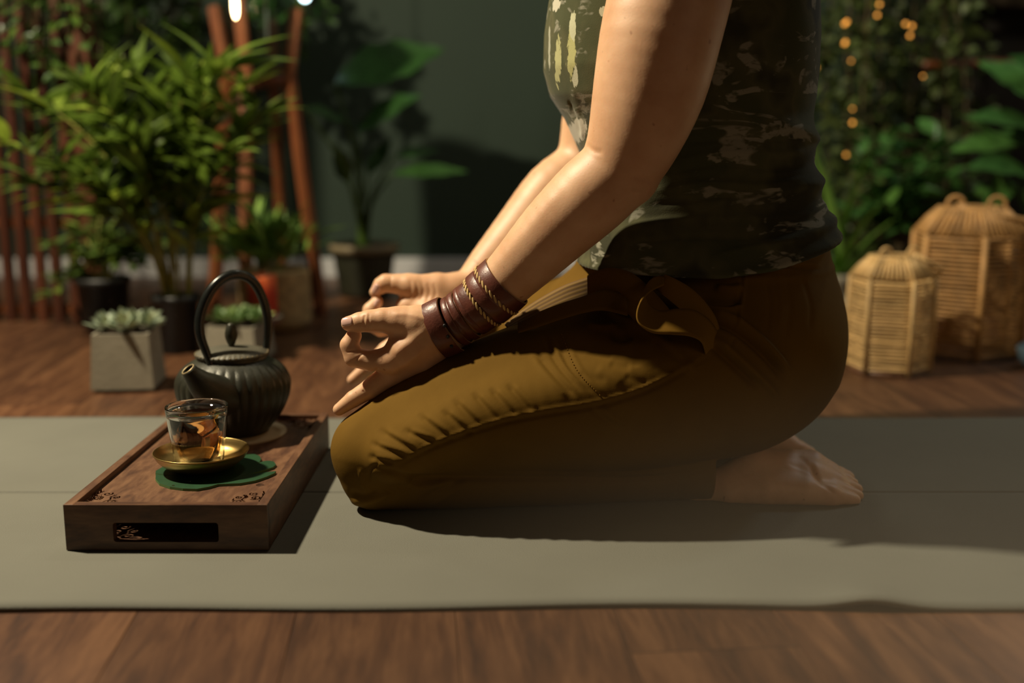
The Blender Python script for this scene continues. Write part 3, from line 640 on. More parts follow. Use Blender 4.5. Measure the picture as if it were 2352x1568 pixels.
# torso, shoulders, neck, head, legs (mostly inside the clothes)
ZK = [P(1600, y, CYL).z for y in (640, 600, 540, 480, 400, 325, 270, 220, 160, 80, 0)]
FX = [P(x, y, CYL).x for x, y in ((1330, 640), (1325, 600), (1330, 540), (1345, 480), (1365, 400), (1330, 325), (1303, 270), (1270, 220), (1255, 160), (1257, 80), (1268, 0))]
BX = [P(x, y, CYL).x for x, y in ((1885, 640), (1884, 600), (1874, 540), (1858, 480), (1840, 400), (1838, 325), (1842, 270), (1850, 220), (1856, 160), (1860, 80), (1858, 0))]
RYK = [.184, .180, .166, .146, .140, .142, .146, .150, .152, .150, .146]
ZK += [.62, .67, .71]; FX += [.070, .110, .150]; BX += [.350, .325, .27]; RYK += [.155, .15, .10]
ZK, FX, BX, RYK = map(np.array, (ZK, FX, BX, RYK))
def torso(p, grow=0., top=.71):
    z = p[:, 2]; f = np.interp(z, ZK, FX); b = np.interp(z, ZK, BX); ry = np.interp(z, ZK, RYK)+grow; rx = (b-f)/2+grow; cx = (b+f)/2
    qx = np.abs((p[:, 0]-cx)/rx); qy = np.abs((p[:, 1]-CYL)/ry); e = np.interp(z, [.36, .44], [3.8, 2.5]); q = (qx**e+qy**e)**(1/e)
    return np.maximum((q-1)*np.minimum(rx, ry), z-top)
HX = .165
def body(p):
    d = np.maximum(torso(p, np.interp(p[:, 2], [.26, .34], [-.035, -.008]), .70), .20-p[:, 2])
    sh = chain(p, [(np.array((.215, 1.20, .655)), .052), (np.array((.225, CYL, .70)), .05), (np.array((.215, 1.47, .655)), .052)], .03); d = smin(d, sh, .06)
    d = smin(d, cone(p, np.array((.21, CYL, .70)), np.array((.18, CYL, .81)), .062, .052), .04)
    d = smin(d, ell(p, (HX+.012, CYL, .915), (.098, .076, .108)), .02); d = smin(d, ell(p, (HX-.045, CYL, .872), (.048, .052, .062)), .03)
    d = smin(d, cone(p, np.array((HX-.088, CYL, .905)), np.array((HX-.112, CYL, .878)), .008, .013), .010)
    d = smin(d, cone(p, np.array((HX-.086, CYL-.02, .845)), np.array((HX-.086, CYL+.02, .845)), .009, .009), .006)
    for s in (-1, 1):
        d = smin(d, ell(p, (HX+.012, CYL+s*.078, .895), (.018, .008, .032)), .006); d = smin(d, ell(p, (HX-.078, CYL+s*.032, .905), (.014, .016, .012)), .006)
    for A in (armN[:17], armF[:17]): d = smin(d, np.maximum(chain(p, A, .03), .60-p[:, 2]), .02)
    for s in (-1, 1):
        hip = np.array((.26, CYL+s*.075, .14)); kn = np.array((-.135, CYL+s*.155, .065)); an = np.array((.19, CYL+s*.11, .04))
        d = smin(d, cone(p, hip, kn, .08, .042), .03); d = smin(d, cone(p, kn, an, .038, .028), .01)
    return d
addgrid(body, (-.22, 1.08, .0), (.42, 1.6, 1.06), .006, None, 2)
V = np.concatenate([v for v, f in parts]); offs = np.cumsum([0]+[len(v) for v, f in parts[:-1]]); F = np.concatenate([f+o for (v, f), o in zip(parts, offs)])
bodyo = prel(from_np('body', V, F, M['skin']))
BX_, BY_ = toPx(V); BV_ = V; BN_ = normals(V, F)
def nail(px, py, Y, nx, ny, L, Wd, ang, lift):
    m = (np.hypot(BX_-px, BY_-py) < 4) & (np.abs(BV_[:, 1]-Y) < .02); i_ = np.nonzero(m)[0]; i_ = i_[BN_[i_, 1] < 0]
    nx = tuple(BN_[i_].mean(0)) if len(i_) else nx; Y = BV_[i_, 1].mean() if len(i_) else Y
    c = P(px, py, Y); s = SC(c); n = Vector((nx[0], nx[1], nx[2])).normalized(); t = Vector((cos(ang), 0, -sin(ang))); t = (t-n*t.dot(n)).normalized(); b = n.cross(t)
    V = []; F = []
    for i in range(9):
        for j in range(7):
            u = (i/8*2-1); v = (j/6*2-1); uu = u*math.sqrt(1-.35*v*v); vv = v*math.sqrt(1-.30*u*u*(1 if u < 0 else .8))
            V.append(c+t*uu*L*s+b*vv*Wd*s-n*(vv*vv*Wd*s*.30+abs(uu)**2*L*s*.08)+n*ny)
    for i in range(8):
        for j in range(6): F.append((i*7+j, i*7+j+1, (i+1)*7+j+1, (i+1)*7+j))
    o = mesh_obj('fingernail', V, F, M['nail']); m = o.modifiers.new('s', 'SOLIDIFY'); m.thickness = .0006; prel(o, bodyo)
nail(797, 738, 1.172-.0080, (-.25, -1, .32), .0010, 13.5, 10.5, radians(-6), 0)
nail(864, 663, 1.42-.0080, (-.45, -1, .45), .0010, 13, 9, radians(125), 0)
nail(867, 697, 1.418-.0078, (-.2, -1, .15), .0010, 9, 8, radians(120), 0)
# hair bun
bm = bmesh.new(); bmesh.ops.create_uvsphere(bm, u_segments=28, v_segments=18, radius=1, matrix=Matrix.Translation((HX+.024, CYL, .930)) @ Matrix.Diagonal((.105, .083, .105, 1)))
bmesh.ops.delete(bm, geom=[v for v in bm.verts if v.co.x < HX-.055 or (v.co.z < .875 and v.co.x < HX+.05)], context='VERTS')
bmesh.ops.create_uvsphere(bm, u_segments=20, v_segments=12, radius=.038, matrix=Matrix.Translation((HX+.10, CYL, 1.0))); ho = obj('hair', bm, M['hair']); m = ho.modifiers.new('s', 'SOLIDIFY'); m.thickness = .004; prel(ho)
for s in (-1, 1):
    bm = bmesh.new(); bmesh.ops.create_uvsphere(bm, u_segments=16, v_segments=10, radius=.010, matrix=Matrix.Translation((HX-.085, CYL+s*.030, .906))); prel(obj('eye', bm, simple('eye_white', (.7, .68, .64), .2)), bodyo)
# shirt
hemx = np.array([P(1300, 600, CYL).x, P(1450, 628, 1.2).x, P(1640, 635, 1.18).x, P(1760, 610, 1.2).x, P(1880, 530, CYL).x, .5])
hemz = np.array([P(1330, 600, 1.29).z, P(1450, 628, 1.18).z, P(1640, 637, 1.17).z, P(1760, 612, 1.20).z, P(1880, 530, CYL).z, P(1880, 528, CYL).z])
def shirt(p):
    z = p[:, 2]; d = torso(p, .0035, .69); zc = np.interp(p[:, 0], hemx, hemz); h = z-zc
    back = np.clip((p[:, 0]-.20)/.16, 0, 1)
    fold = 0
    for (zz, a, wz, tl) in ((P(0, 322, CYL).z, .0065, .0085, -.25), (P(0, 365, CYL).z, -.003, .008, .1), (P(0, 404, CYL).z, .006, .0075, .15), (P(0, 445, CYL).z, -.003, .008, .1), (P(0, 492, CYL).z, .0075, .008, .25), (P(0, 527, CYL).z, .006, .009, .3), (P(0, 455, CYL).z, .002, .006, .5)):
        fold = fold+a*np.exp(-((z-zz-(p[:, 0]-.36)*tl)/wz)**2)
    d = d-fold*back-.0016*np.exp(-((h-.004)/.0035)**2)-.0012*(1-back)*np.sin(z*90+p[:, 0]*40)*np.exp(-((z-.33)/.07)**2)
    d = d*.8
    # neckline and arm holes
    d = np.maximum(d, -(ell(p, (.12, CYL, .72), (.14, .085, .13)))); d = np.maximum(d, -(ell(p, (.21, CYL-.185, .66), (.085, .07, .12)))); d = np.maximum(d, -(ell(p, (.21, CYL+.185, .66), (.085, .07, .12))))
    return np.maximum(d, -h)
V, F = surfnet(shirt, (-.0, 1.14, .2), (.42, 1.54, .72), .0026, 14); V = relax(V, F, 1)
SF = [([(1560, 330), (1680, 318), (1840, 322)], 7, -2.0), ([(1650, 300), (1760, 290), (1835, 296)], 6, 1.5), ([(1530, 375), (1650, 350), (1800, 352), (1850, 345)], 8, 2.2), ([(1520, 400), (1650, 378), (1790, 388), (1850, 380)], 6, -2.0),
      ([(1500, 440), (1620, 420), (1760, 425), (1860, 405)], 7, 2.0), ([(1480, 475), (1650, 452), (1780, 460), (1860, 440)], 7, -2.0), ([(1450, 520), (1600, 500), (1760, 500), (1870, 492)], 8, 1.8), ([(1420, 560), (1580, 545), (1740, 545), (1870, 520)], 7, -1.8),
      ([(1640, 585), (1760, 560), (1870, 545)], 6, 1.5), ([(1420, 540), (1400, 580), (1380, 610)], 7, 1.5), ([(1290, 20), (1300, 120), (1330, 260)], 8, .8), ([(1320, 240), (1335, 280), (1340, 320)], 6, 2.0), ([(1305, 230), (1322, 270), (1335, 315)], 4, -1.5), ([(1668, 230), (1660, 330), (1665, 520)], 3, -.7)]
V = crease(V, normals(V, F), SF); prel(from_np('tank_top', V, F, M['camo'])); 
# ------------------------------------------------------------------ trousers
def mirr(ch): return [(np.array((a[0], 2*CYL-a[1], a[2]), np.float32), r) for a, r in ch]
thN = CH((858, 1032, 1.178, 96), (960, 990, 1.182, 122), (1080, 950, 1.187, 147), (1200, 920, 1.193, 170), (1350, 893, 1.205, 196), (1500, 868, 1.22, 208), (1640, 830, 1.24, 218), (1705, 800, 1.26, 212))
kneeN = CH((862, 1040, 1.178, 92), (862, 1092, 1.176, 76))
def wp(x, y, z, r): return (np.array((x, y, z), np.float32), r)
calfN = [wp(P(866, 1100, 1.176).x, 1.178, .040, .040), wp(-.06, 1.183, .044, .044), wp(.05, 1.195, .046, .046), wp(.15, 1.208, .041, .041), wp(P(1660, 1130, 1.215).x, 1.216, .037, .037)]
seat = CH((1690, 790, 1.27, 218), (1690, 760, 1.335, 226))
waist = CH((1640, 660, 1.30, 190), (1640, 660, 1.37, 190))
thN, kneeN, calfN = dense(thN), dense(kneeN), dense(calfN)
thF, kneeF, seatF = mirr(thN), mirr(kneeN), mirr(seat)
calfF = [(np.array((a[0]-.02*i/16, 2*CYL-a[1]-.075*(i/16)**1.3, a[2]), np.float32), r) for i, (a, r) in enumerate(calfN)]
wc = P(1610, 620, CYL)
outN = dense(CH((905, 1050, 1.128, 50), (1000, 1000, 1.122, 54), (1140, 950, 1.120, 58), (1250, 924, 1.120, 60), (1380, 900, 1.125, 62), (1500, 862, 1.138, 64), (1640, 790, 1.165, 70)))
outF = mirr(outN)
def trousers(p):
    d = smin(chain(p, thN, .03), chain(p, outN), .03); d = smin(d, chain(p, kneeN, .02), .01); xc = P(1630, 1130, 1.215).x; d = smin(d, np.maximum(chain(p, calfN, .02), p[:, 0]-xc), .004)
    e = smin(chain(p, thF, .03), chain(p, outF), .03); e = smin(e, chain(p, kneeF, .02), .01); e = smin(e, np.maximum(chain(p, calfF, .02), p[:, 0]-xc+.02), .004)
    d = smin(d, e, .02); d = smin(d, chain(p, seat, .02), .04); d = smin(d, chain(p, seatF, .02), .04)
    q = np.abs((p[:, 0]-wc[0]-.002)/.143)**2.4+np.abs((p[:, 1]-CYL)/.152)**2.4
    wv = np.maximum((q**(1/2.4)-1)*.143, np.maximum(p[:, 2]-.296, .15-p[:, 2])); d = smin(d, wv, .035)
    rim = np.exp(-((p[:, 2]-P(0, 600, CYL).z)/.0035)**2)*.0012
    d = smin(d, ell(p, P(1365, 742, 1.335), (.075, .115, .064)), .05)
    return np.maximum(d-rim, .0005-p[:, 2])
V, F = surfnet(trousers, (-.235, 1.07, -.003), (.395, 1.60, .33), .0020, 11); V = relax(V, F, 2)
TC = [([(905, 1066), (1000, 1015), (1140, 966), (1250, 942), (1380, 920), (1500, 880), (1640, 800)], 5, 1.6), ([(905, 1075), (1000, 1026), (1140, 977), (1250, 954), (1380, 932), (1500, 892), (1640, 813)], 5, -2.4),  # side seam
      ([(1296, 770), (1336, 850), (1398, 915)], 5.5, 1.1), ([(1276, 768), (1312, 850), (1374, 912)], 5.5, -1.2), ([(1248, 765), (1276, 830), (1335, 900)], 5.5, -1.7), ([(1262, 765), (1294, 838), (1346, 892)], 5.5, 1.3), ([(1232, 812), (1276, 864), (1322, 912)], 5.5, -1.8), ([(1218, 815), (1264, 872), (1305, 915)], 6, 1.2),
      ([(1384, 932), (1408, 957), (1440, 975)], 7, 2.0), ([(1350, 932), (1375, 955), (1410, 976)], 7, -2.0)]
for (x0, y0, x1, y1) in ((1165, 880, 1225, 950), (1125, 890, 1190, 960), (1085, 900, 1150, 972), (1040, 915, 1110, 985), (1015, 940, 1085, 1000), (960, 950, 1040, 1012), (925, 985, 1010, 1020), (870, 985, 960, 1040), (850, 1015, 935, 1050), (845, 1045, 905, 1066)):
    mx, my = (x0+x1)/2, (y0+y1)/2+3
    TC += [([(x0, y0), (mx, my), (x1, y1)], 7, -2.3), ([(x0+14, y0+2), (mx+14, my-6), (x1+12, y1-6)], 6, 1.2)]
TC += [([(850, 1070), (900, 1085), (950, 1098), (1100, 1098), (1300, 1100), (1500, 1098), (1640, 1070)], 8, -4.5), ([(800, 1150), (840, 1152), (880, 1140), (890, 1128)], 8, 3.0), ([(800, 1130), (838, 1137), (870, 1120)], 8, -2.5), ([(920, 1100), (970, 1120), (1050, 1100)], 7, 1.8), ([(960, 1150), (1020, 1120), (1060, 1100)], 6, -1.8), ([(980, 1165), (1040, 1130), (1080, 1102)], 6, 1.5),
       ([(870, 1062), (850, 1080), (845, 1110)], 4, -1.5), ([(830, 1075), (828, 1100), (835, 1120)], 5, 1.3)]
# hip folds
TC += [([(1620, 715), (1690, 735), (1760, 790), (1820, 860)], 9, 6.5), ([(1610, 732), (1680, 754), (1750, 810), (1805, 875)], 8, -6.5), ([(1640, 770), (1690, 815), (1760, 880), (1790, 920)], 9, 5.0), ([(1630, 787), (1680, 832), (1745, 892)], 9, -5.5), ([(1600, 688), (1660, 696), (1700, 690)], 10, -5.5), ([(1600, 702), (1670, 712), (1705, 700)], 7, 5.5), ([(1640, 660), (1680, 663), (1708, 658)], 10, 5.0),
       ([(1712, 620), (1706, 680), (1692, 760)], 4, 1.6), ([(1706, 620), (1700, 680), (1686, 760)], 3, -1.3), ([(1690, 775), (1680, 790), (1672, 800)], 3, -1.5),
       ([(1800, 600), (1815, 700), (1800, 800)], 6, -1.0), ([(1760, 640), (1768, 700), (1760, 780)], 6, -1.0), ([(1840, 630), (1862, 700), (1860, 760)], 6, -1.0), ([(1785, 620), (1795, 690), (1790, 760)], 6, .8),
       ([(1780, 606), (1830, 612), (1885, 618)], 4, -2.2), ([(1780, 598), (1830, 602), (1885, 608)], 5, 1.5),
       ([(1345, 742), (1385, 750), (1420, 745)], 8, 3.0), ([(1400, 768), (1430, 775), (1455, 765)], 10, -5.0), ([(1425, 720), (1500, 770), (1570, 830), (1600, 850)], 13, 4.0), ([(1500, 780), (1530, 800), (1580, 840)], 10, -4.0), ([(1400, 700), (1440, 710), (1480, 740)], 9, 2.0),
       ([(1350, 800), (1380, 812), (1410, 818)], 12, -1.0), ([(1400, 832), (1425, 840), (1450, 842)], 12, -1.3), ([(1445, 790), (1455, 815), (1462, 845)], 12, -1.0), ([(1470, 780), (1485, 805), (1500, 835)], 12, 1.2), ([(1435, 862), (1462, 874), (1490, 882)], 10, -1.2), ([(1370, 845), (1400, 862), (1430, 882)], 12, 1.0), ([(1500, 835), (1525, 848), (1550, 850)], 10, -1.0), ([(1330, 855), (1360, 868), (1395, 872)], 10, -.8)]
V = crease(V, normals(V, F), TC); tro = prel(from_np('trousers', V, F, M['ochre'])); 
def surfY(px, py, hitY=None):  # nearest trouser surface along that line of sight
    m = (np.abs(TRX-px) < 5) & (np.abs(TRY-py) < 5); q = TRV[m, 1]
    return q[q < q.min()+.008].mean() if m.any() else 1.2
TRV = V; TRX, TRY = toPx(V)
# seam stitches
bm = bmesh.new()
for k in range(24):
    t = k/23; q = catmull([(1290, 768, 0), (1325, 850, 0), (1378, 908, 0)], 12); px, py = q[int(t*(len(q)-1))][:2]; c = P(px, py, surfY(px, py)-.0002)
    bmesh.ops.create_icosphere(bm, subdivisions=1, radius=1, matrix=Matrix.Translation(c) @ Matrix.Rotation(radians(60), 4, 'Y') @ Matrix.Diagonal((.0014, .0009, .0006, 1)))
prel(obj('seam_stitching', bm, M['ochre2']), tro)
def strip(name, pts, mat, par, nsub=8, th=.0018, rows=6, wave=0):
    """cloth band: pts = (px, py, Y, width vector in metres)"""
    C_ = catmull([tuple(P(a, b, c))+tuple(wv) for a, b, c, wv in pts], nsub); V = []; F = []; UV = []
    for i, q in enumerate(C_):
        for j in range(rows+1):
            t = j/rows-.5; c = np.array(q[:3])+np.array(q[3:])*t+np.array((0, -1, .3))*wave*(.25-t*t); V.append(tuple(c)); UV.append((i/len(C_)*4, j/rows))
    for i in range(len(C_)-1):
        for j in range(rows): F.append((i*(rows+1)+j, i*(rows+1)+j+1, (i+1)*(rows+1)+j+1, (i+1)*(rows+1)+j))
    o = mesh_obj(name, V, F, mat); uv = o.data.uv_layers.new(name='uv')
    for l in o.data.loops: uv.data[l.index].uv = UV[l.vertex_index]
    m = o.modifiers.new('s', 'SOLIDIFY'); m.thickness = th; m.offset = 0; return prel(o, par)
# tie sash: a loop that rolls out of the waist, then its tail
sash = strip('sash', [(1526, 642, 1.150, (.004, .030, .006)), (1494, 656, 1.128, (.006, .030, .010)), (1475, 684, 1.112, (.010, .030, .012)), (1478, 718, 1.105, (.014, .028, .014)), (1508, 738, 1.102, (.012, .026, .018)), (1550, 738, 1.105, (.008, .026, .022)), (1590, 742, 1.11, (.010, .026, .022)),
      (1622, 762, 1.115, (.016, .026, .014)), (1636, 792, 1.125, (.020, .024, .006)), (1640, 826, 1.14, (.022, .020, .0))], M['ochre2'], person, 8, .0016, 8)
strip('sash', [(1500, 640, 1.165, (.0, .004, .018)), (1545, 665, 1.145, (.006, .006, .022)), (1590, 700, 1.135, (.010, .006, .024)), (1628, 750, 1.130, (.014, .006, .020)), (1640, 800, 1.135, (.016, .004, .014))], M['ochre2'], person, 8, .0016, 8, .004)
tag(strip('belt', [(1385, 655, 1.215, (.004, .010, .028)), (1345, 668, 1.205, (.002, .012, .028)), (1300, 684, 1.20, (-.002, .014, .026)), (1250, 708, 1.20, (-.004, .016, .022)), (1205, 732, 1.20, (-.006, .016, .015)), (1165, 754, 1.20, (-.006, .012, .006))], M['webbing'], person, 10, .0025, 8, .003), 'stitched woven webbing belt')
strip('pocket_flap', [(1440, 700, 1.150, (.0, .02, .02)), (1385, 690, 1.155, (.0, .02, .018)), (1340, 700, 1.158, (.0, .02, .014)), (1290, 715, 1.158, (.0, .02, .013)), (1240, 733, 1.16, (.0, .02, .012)), (1190, 752, 1.165, (.0, .02, .008))], M['ochre'], person, 8, .002, 6, .006)
strip('waist_fold', [(1350, 665, 1.19, (.0, .01, .03)), (1395, 655, 1.175, (.0, .01, .036)), (1440, 668, 1.160, (.006, .008, .040)), (1480, 705, 1.150, (.012, .006, .040)), (1520, 750, 1.142, (.016, .004, .036)), (1580, 810, 1.145, (.014, .002, .018))], M['ochre'], person, 8, .002, 8, .010)
# ------------------------------------------------------------------ leather wrap on the near wrist
wrap = bpy.data.objects.new('leather_wrap', None); COL.objects.link(wrap); wrap.parent = person; wrap['label'] = 'brown leather wrap bracelet with tan braided stitching'
ARM = [(1000, 764, 1.182, 54), (1060, 728, 1.18, 51), (1120, 685, 1.175, 57), (1192, 615, 1.168, 68)]
def axis(px):
    xs = [a[0] for a in ARM]; py = np.interp(px, xs, [a[1] for a in ARM]); Y = np.interp(px, xs, [a[2] for a in ARM]); r = np.interp(px, xs, [a[3] for a in ARM]); c = P(px, py, Y); return c, r*SC(c)
def frame(px, tilt, yaw=0):
    c, r = axis(px); a = Vector(axN); n = (Matrix.Rotation(radians(tilt), 3, 'Y') @ Matrix.Rotation(radians(yaw), 3, 'Z') @ a).normalized()
    v = Vector((0, 1, 0)); v = (v-n*v.dot(n)).normalized(); u = n.cross(v); return c, r, n, u, v
def armr(c, n, u, v, N=72):
    dirs = np.array([u*cos(2*pi*i/N)+v*sin(2*pi*i/N) for i in range(N)]); t = np.full(N, .012); c_ = np.array(c)
    for _ in range(14): t += sdfN((c_+dirs*t[:, None]).astype(np.float32))*-1*.9
    for _ in range(6): t = np.maximum(t, (np.roll(t, 1)+np.roll(t, -1))/2)
    return t
def band(px, wpx, tilt, grow=0, yaw=0, th=.0017, mat='leather', name='strap', par=None, a0=0, a1=360, wob=.3):
    c, r, n, u, v = frame(px, tilt, yaw); s = SC(c); hw = wpx*s/2; V = []; F = []; fm = []; N = 72; full = a1-a0 >= 360
    prof = [(-1, 0), (-1, .8), (-.9, 1), (0, 1.12), (.9, 1), (1, .8), (1, 0)]; k = len(prof)
    cnt = N if full else N+1
    rad = np.mean([armr(c+n*hw*e, n, u, v) for e in (-.8, 0, .8)], 0)
    for i in range(cnt):
        a = radians(a0+(a1-a0)*i/N); 
        for (x, y) in prof:
            rr = rad[i % N]+grow+y*th+.0003*sin(a*3+px); q = c+(u*cos(a)+v*sin(a))*(rr)*(1+.03*x*0)+n*(x*hw+wob*.001*sin(a*2+px*.1)); V.append(q)
    for i in range(N if full else N):
        i2 = (i+1) % cnt
        for j in range(k-1):
            F.append((i*k+j, i*k+j+1, i2*k+j+1, i2*k+j)); fm.append(1 if j in (0, 5) else 0)
    o = mesh_obj(name, V, F, mats=[M[mat], M['rawleather']], fm=fm); return prel(o, par or wrap)
b1 = band(1020, 42, 14, .0022, 0)
band(1048, 15, 10, .0026); band(1066, 15, 7, .0028); band(1082, 13, 4, .0026)
band(1055, 44, 9, .0006); band(1102, 42, 3, .0018); band(1125, 30, 0, .0030); band(1148, 42, -3, .0020); 
def cord(px, tilt, grow):
    c, r, n, u, v = frame(px, tilt); bm = bmesh.new(); N = 30; rad = armr(c, n, u, v)
    for i in range(N):
        a = 2*pi*i/N; q = c+(u*cos(a)+v*sin(a))*(rad[int(i*2.4)]+grow); tdir = (-u*sin(a)+v*cos(a)); d = (tdir*.9+n*.42).normalized(); w_ = d.cross((u*cos(a)+v*sin(a))).normalized()
        R3 = Matrix((d, w_, d.cross(w_))).transposed().to_4x4()
        bmesh.ops.create_uvsphere(bm, u_segments=8, v_segments=6, radius=1, matrix=Matrix.Translation(q) @ R3 @ Matrix.Rotation(pi/2, 4, 'Y') @ Matrix.Diagonal((.0010, .0014, .0046, 1)))
    o = prel(obj('braided_cord', bm, M['cord']), wrap); o['label'] = 'twisted tan cord stitching'
cord(1108, 2, .0042); cord(1140, -2, .0048)
bV = np.array([v.co[:] for v in b1.data.vertices]); bX, bY = toPx(bV)
for (px, py) in ((1021, 748), (1029, 773), (1037, 795)):
    m = np.hypot(bX-px, bY-py) < 9; yy = bV[m, 1].min() if m.any() else 1.13; bm = bmesh.new()
    bmesh.ops.create_uvsphere(bm, u_segments=12, v_segments=8, radius=1, matrix=Matrix.Translation(P(px, py, yy)) @ Matrix.Diagonal((.0019, .0012, .0021, 1))); prel(obj('punched_hole', bm, M['black']), wrap)
#==BACKGROUND==
# ------------------------------------------------------------------ leaves
def leafmesh(name, L, W, mat, shape='lance', bend=.25, fold=.25, nseg=6, lobes=0, stalk=0.):
    """a blade along +X, face up +Z, with a midrib fold and a drooping tip"""
    V = []; F = []
    for i in range(nseg+1):
        t = i/nseg
        w = {'lance': sin(pi*min(1, t*1.02)**.75)*(1-t*.15), 'oval': sin(pi*t**.85), 'strap': (1-t**3)*min(1, t*6+.4), 'heart': sin(pi*t**.55), 'spoon': sin(pi*min(1, t**1.5*1.0))*.9+.12*(1-t)}[shape]
        w = max(w, .02)*W/2; x = t*L+stalk; z = -bend*L*t*t; wav = 1+(lobes*.12*sin(t*22) if lobes else 0)
        V += [(x, -w*wav, z+fold*w), (x, 0, z), (x, w*wav, z+fold*w)]
    for i in range(nseg):
        a = i*3; F += [(a, a+3, a+4, a+1), (a+1, a+4, a+5, a+2)]
    if stalk: 
        b = len(V); V += [(0, -.001, 0), (0, .001, 0)]; F += [(b, 0, 1), (b, 1, b+1), (b+1, 1, 2)]
    me = bpy.data.meshes.new(name); me.from_pydata(V, [], F); me.materials.append(mat); me.polygons.foreach_set('use_smooth', [True]*len(F)); return me
def put(me, loc, d, roll, par, scale=1., name='leaf', up=(0, 0, 1)):
    d = Vector(d).normalized(); z = Vector(up)-d*Vector(up).dot(d)
    if z.length < 1e-3: z = d.orthogonal()
    z.normalize(); y = z.cross(d); R = Matrix((d, y, z)).transposed() @ Matrix.Rotation(roll, 3, 'X')
    o = bpy.data.objects.new(name, me); COL.objects.link(o); o.parent = par; o.matrix_local = Matrix.Translation(loc) @ R.to_4x4() @ Matrix.Scale(scale, 4); return o
def stuffleaves(me, items, par, mat, name='leaf_mass'):
    vs = np.array([v.co[:] for v in me.vertices]); fs = [tuple(p.vertices) for p in me.polygons]; V = []; F = []
    for loc, d, roll, sc in items:
        d = Vector(d).normalized(); z = Vector((0, 0, 1)); z = z-d*z.dot(d); z = z.normalized() if z.length > 1e-3 else d.orthogonal().normalized(); y = z.cross(d)
        R = np.array(Matrix((d, y, z)).transposed() @ Matrix.Rotation(roll, 3, 'X')); b = len(V); V += list(vs@R.T*sc+np.array(loc)); F += [tuple(i+b for i in f) for f in fs]
    o = mesh_obj(name, V, F, mat, par); o['kind'] = 'stuff'; return o
U = random.uniform
def potmesh(par, prof, mat, seg=40, name='pot', z=0):
    bm = bmesh.new(); lathe(bm, prof, seg); return obj(name, bm, mat, par)
def plant(name, label, base, pot_prof, potmat, stems, leafs, nl, tmin=.3, stemmat='canegreen', sr=.003, leafdir=(1., .35), limit=300, cat='plant', soilr=None, soilz=0, rim=None, mass=True, scl=(.75, 1.2), group=None):
    """stems: list of lists of points relative to base; leaves placed along them"""
    t = thing(name, base, label, cat, group)
    if pot_prof: potmesh(t, pot_prof, potmat)
    if soilr:
        bm = bmesh.new(); lathe(bm, [(0, soilz+.004), (soilr*.6, soilz+.003), (soilr, soilz)], 24); obj('soil', bm, M['soil'], t)
    tot = 0; extra = []
    for pts in stems:
        c = catmull(pts, 6); bm = bmesh.new(); tube(bm, c, list(np.linspace(sr, sr*.35, len(c))), 6); obj('stem', bm, M[stemmat], t)
    k = 0
    for i in range(nl):
        c = catmull(stems[i % len(stems)], 6); tt = U(tmin, 1)**.85; idx = min(len(c)-2, int(tt*(len(c)-1))); p = Vector(c[idx]).lerp(Vector(c[idx+1]), U(0, 1)); ax = Vector(c[idx+1]-c[idx]).normalized()
        a = U(0, 2*pi); d = Vector((cos(a)*leafdir[0], sin(a)*leafdir[0]*.9, U(-.25, .6)*1.0+leafdir[1]*.3))+ax*leafdir[1]
        me = random.choice(leafs); s = U(*scl)
        if k < limit: put(me, p, d, U(-.6, .6), t, s); k += 1
        else: extra.append((p, d, U(-.6, .6), s))
    if extra: stuffleaves(leafs[0], extra, t, leafs[0].materials[0])
    return t
# bamboo in a black pot, left of the picture
def R(px, py, Y, b): return tuple(P(px, py, Y)-Vector(b))
FZ = -.005
b = Vector(G(392, 818, FZ)); b.y += .05; b.z = FZ
lm = [leafmesh('leaf', .100, .022, M['bamboo'], 'lance', bd, .3) for bd in (.1, .3, .5)]+[leafmesh('leaf', .125, .027, M['bamboo'], 'lance', .25, .25)]
stems = []
for (px, py, dy) in ((60, 215, .0), (20, 330, -.05), (130, 250, .05), (200, 200, -.04), (310, 150, .02), (250, 250, -.08), (350, 215, .06), (430, 150, 0), (500, 150, -.05), (560, 190, .03), (600, 260, 0), (540, 330, -.05), (450, 270, .08), (390, 240, -.02), (150, 380, -.05), (300, 330, -.1), (480, 420, -.06), (230, 420, -.08), (60, 400, .02)):
    tip = R(px, py, b.y+dy, b); s0 = (U(-.022, .022), U(-.02, .02), .06)
    m1 = (s0[0]+(tip[0]-s0[0])*.18+U(-.01, .01), dy*.3, .06+(tip[2]-.06)*.45); m2 = (s0[0]+(tip[0]-s0[0])*.6, dy*.7, .06+(tip[2]-.06)*.82); stems.append([s0, m1, m2, tip])
plant('potted_bamboo', 'tall bushy bamboo with narrow bright leaves in a black pot', b, [(0, 0), (.034, 0), (.037, .004), (.043, .10), (.047, .102), (.047, .115), (.042, .115), (.038, .09), (0, .088)], M['black'], stems, lm, 560, .34, leafdir=(1., .5), soilr=.04, soilz=.10, scl=(.7, 1.25))
# lower leafy shrub in a second black pot, behind the succulents
b = Vector(G(225, 762, FZ)); b.y += .05; b.z = FZ
lm = [leafmesh('leaf', .05, .017, M['shrub'], 'lance', bd, .3) for bd in (.1, .4)]
stems = [[(U(-.02, .02), 0, .08), R(225+(px-225)*.4, 600+(py-600)*.4, b.y, b), R(px, py, b.y+U(-.06, .06), b)] for px, py in ((110, 560), (140, 640), (180, 520), (230, 490), (270, 540), (320, 560), (330, 610), (190, 590), (110, 680), (280, 480), (400, 560), (370, 520))]
plant('leafy_shrub', 'low leafy shrub in a black pot between the screen and the bamboo', b, [(0, 0), (.045, 0), (.048, .004), (.056, .10), (.060, .102), (.060, .115), (.054, .115), (.05, .09), (0, .088)], M['black'], stems, lm, 240, .3, soilr=.05, soilz=.10)
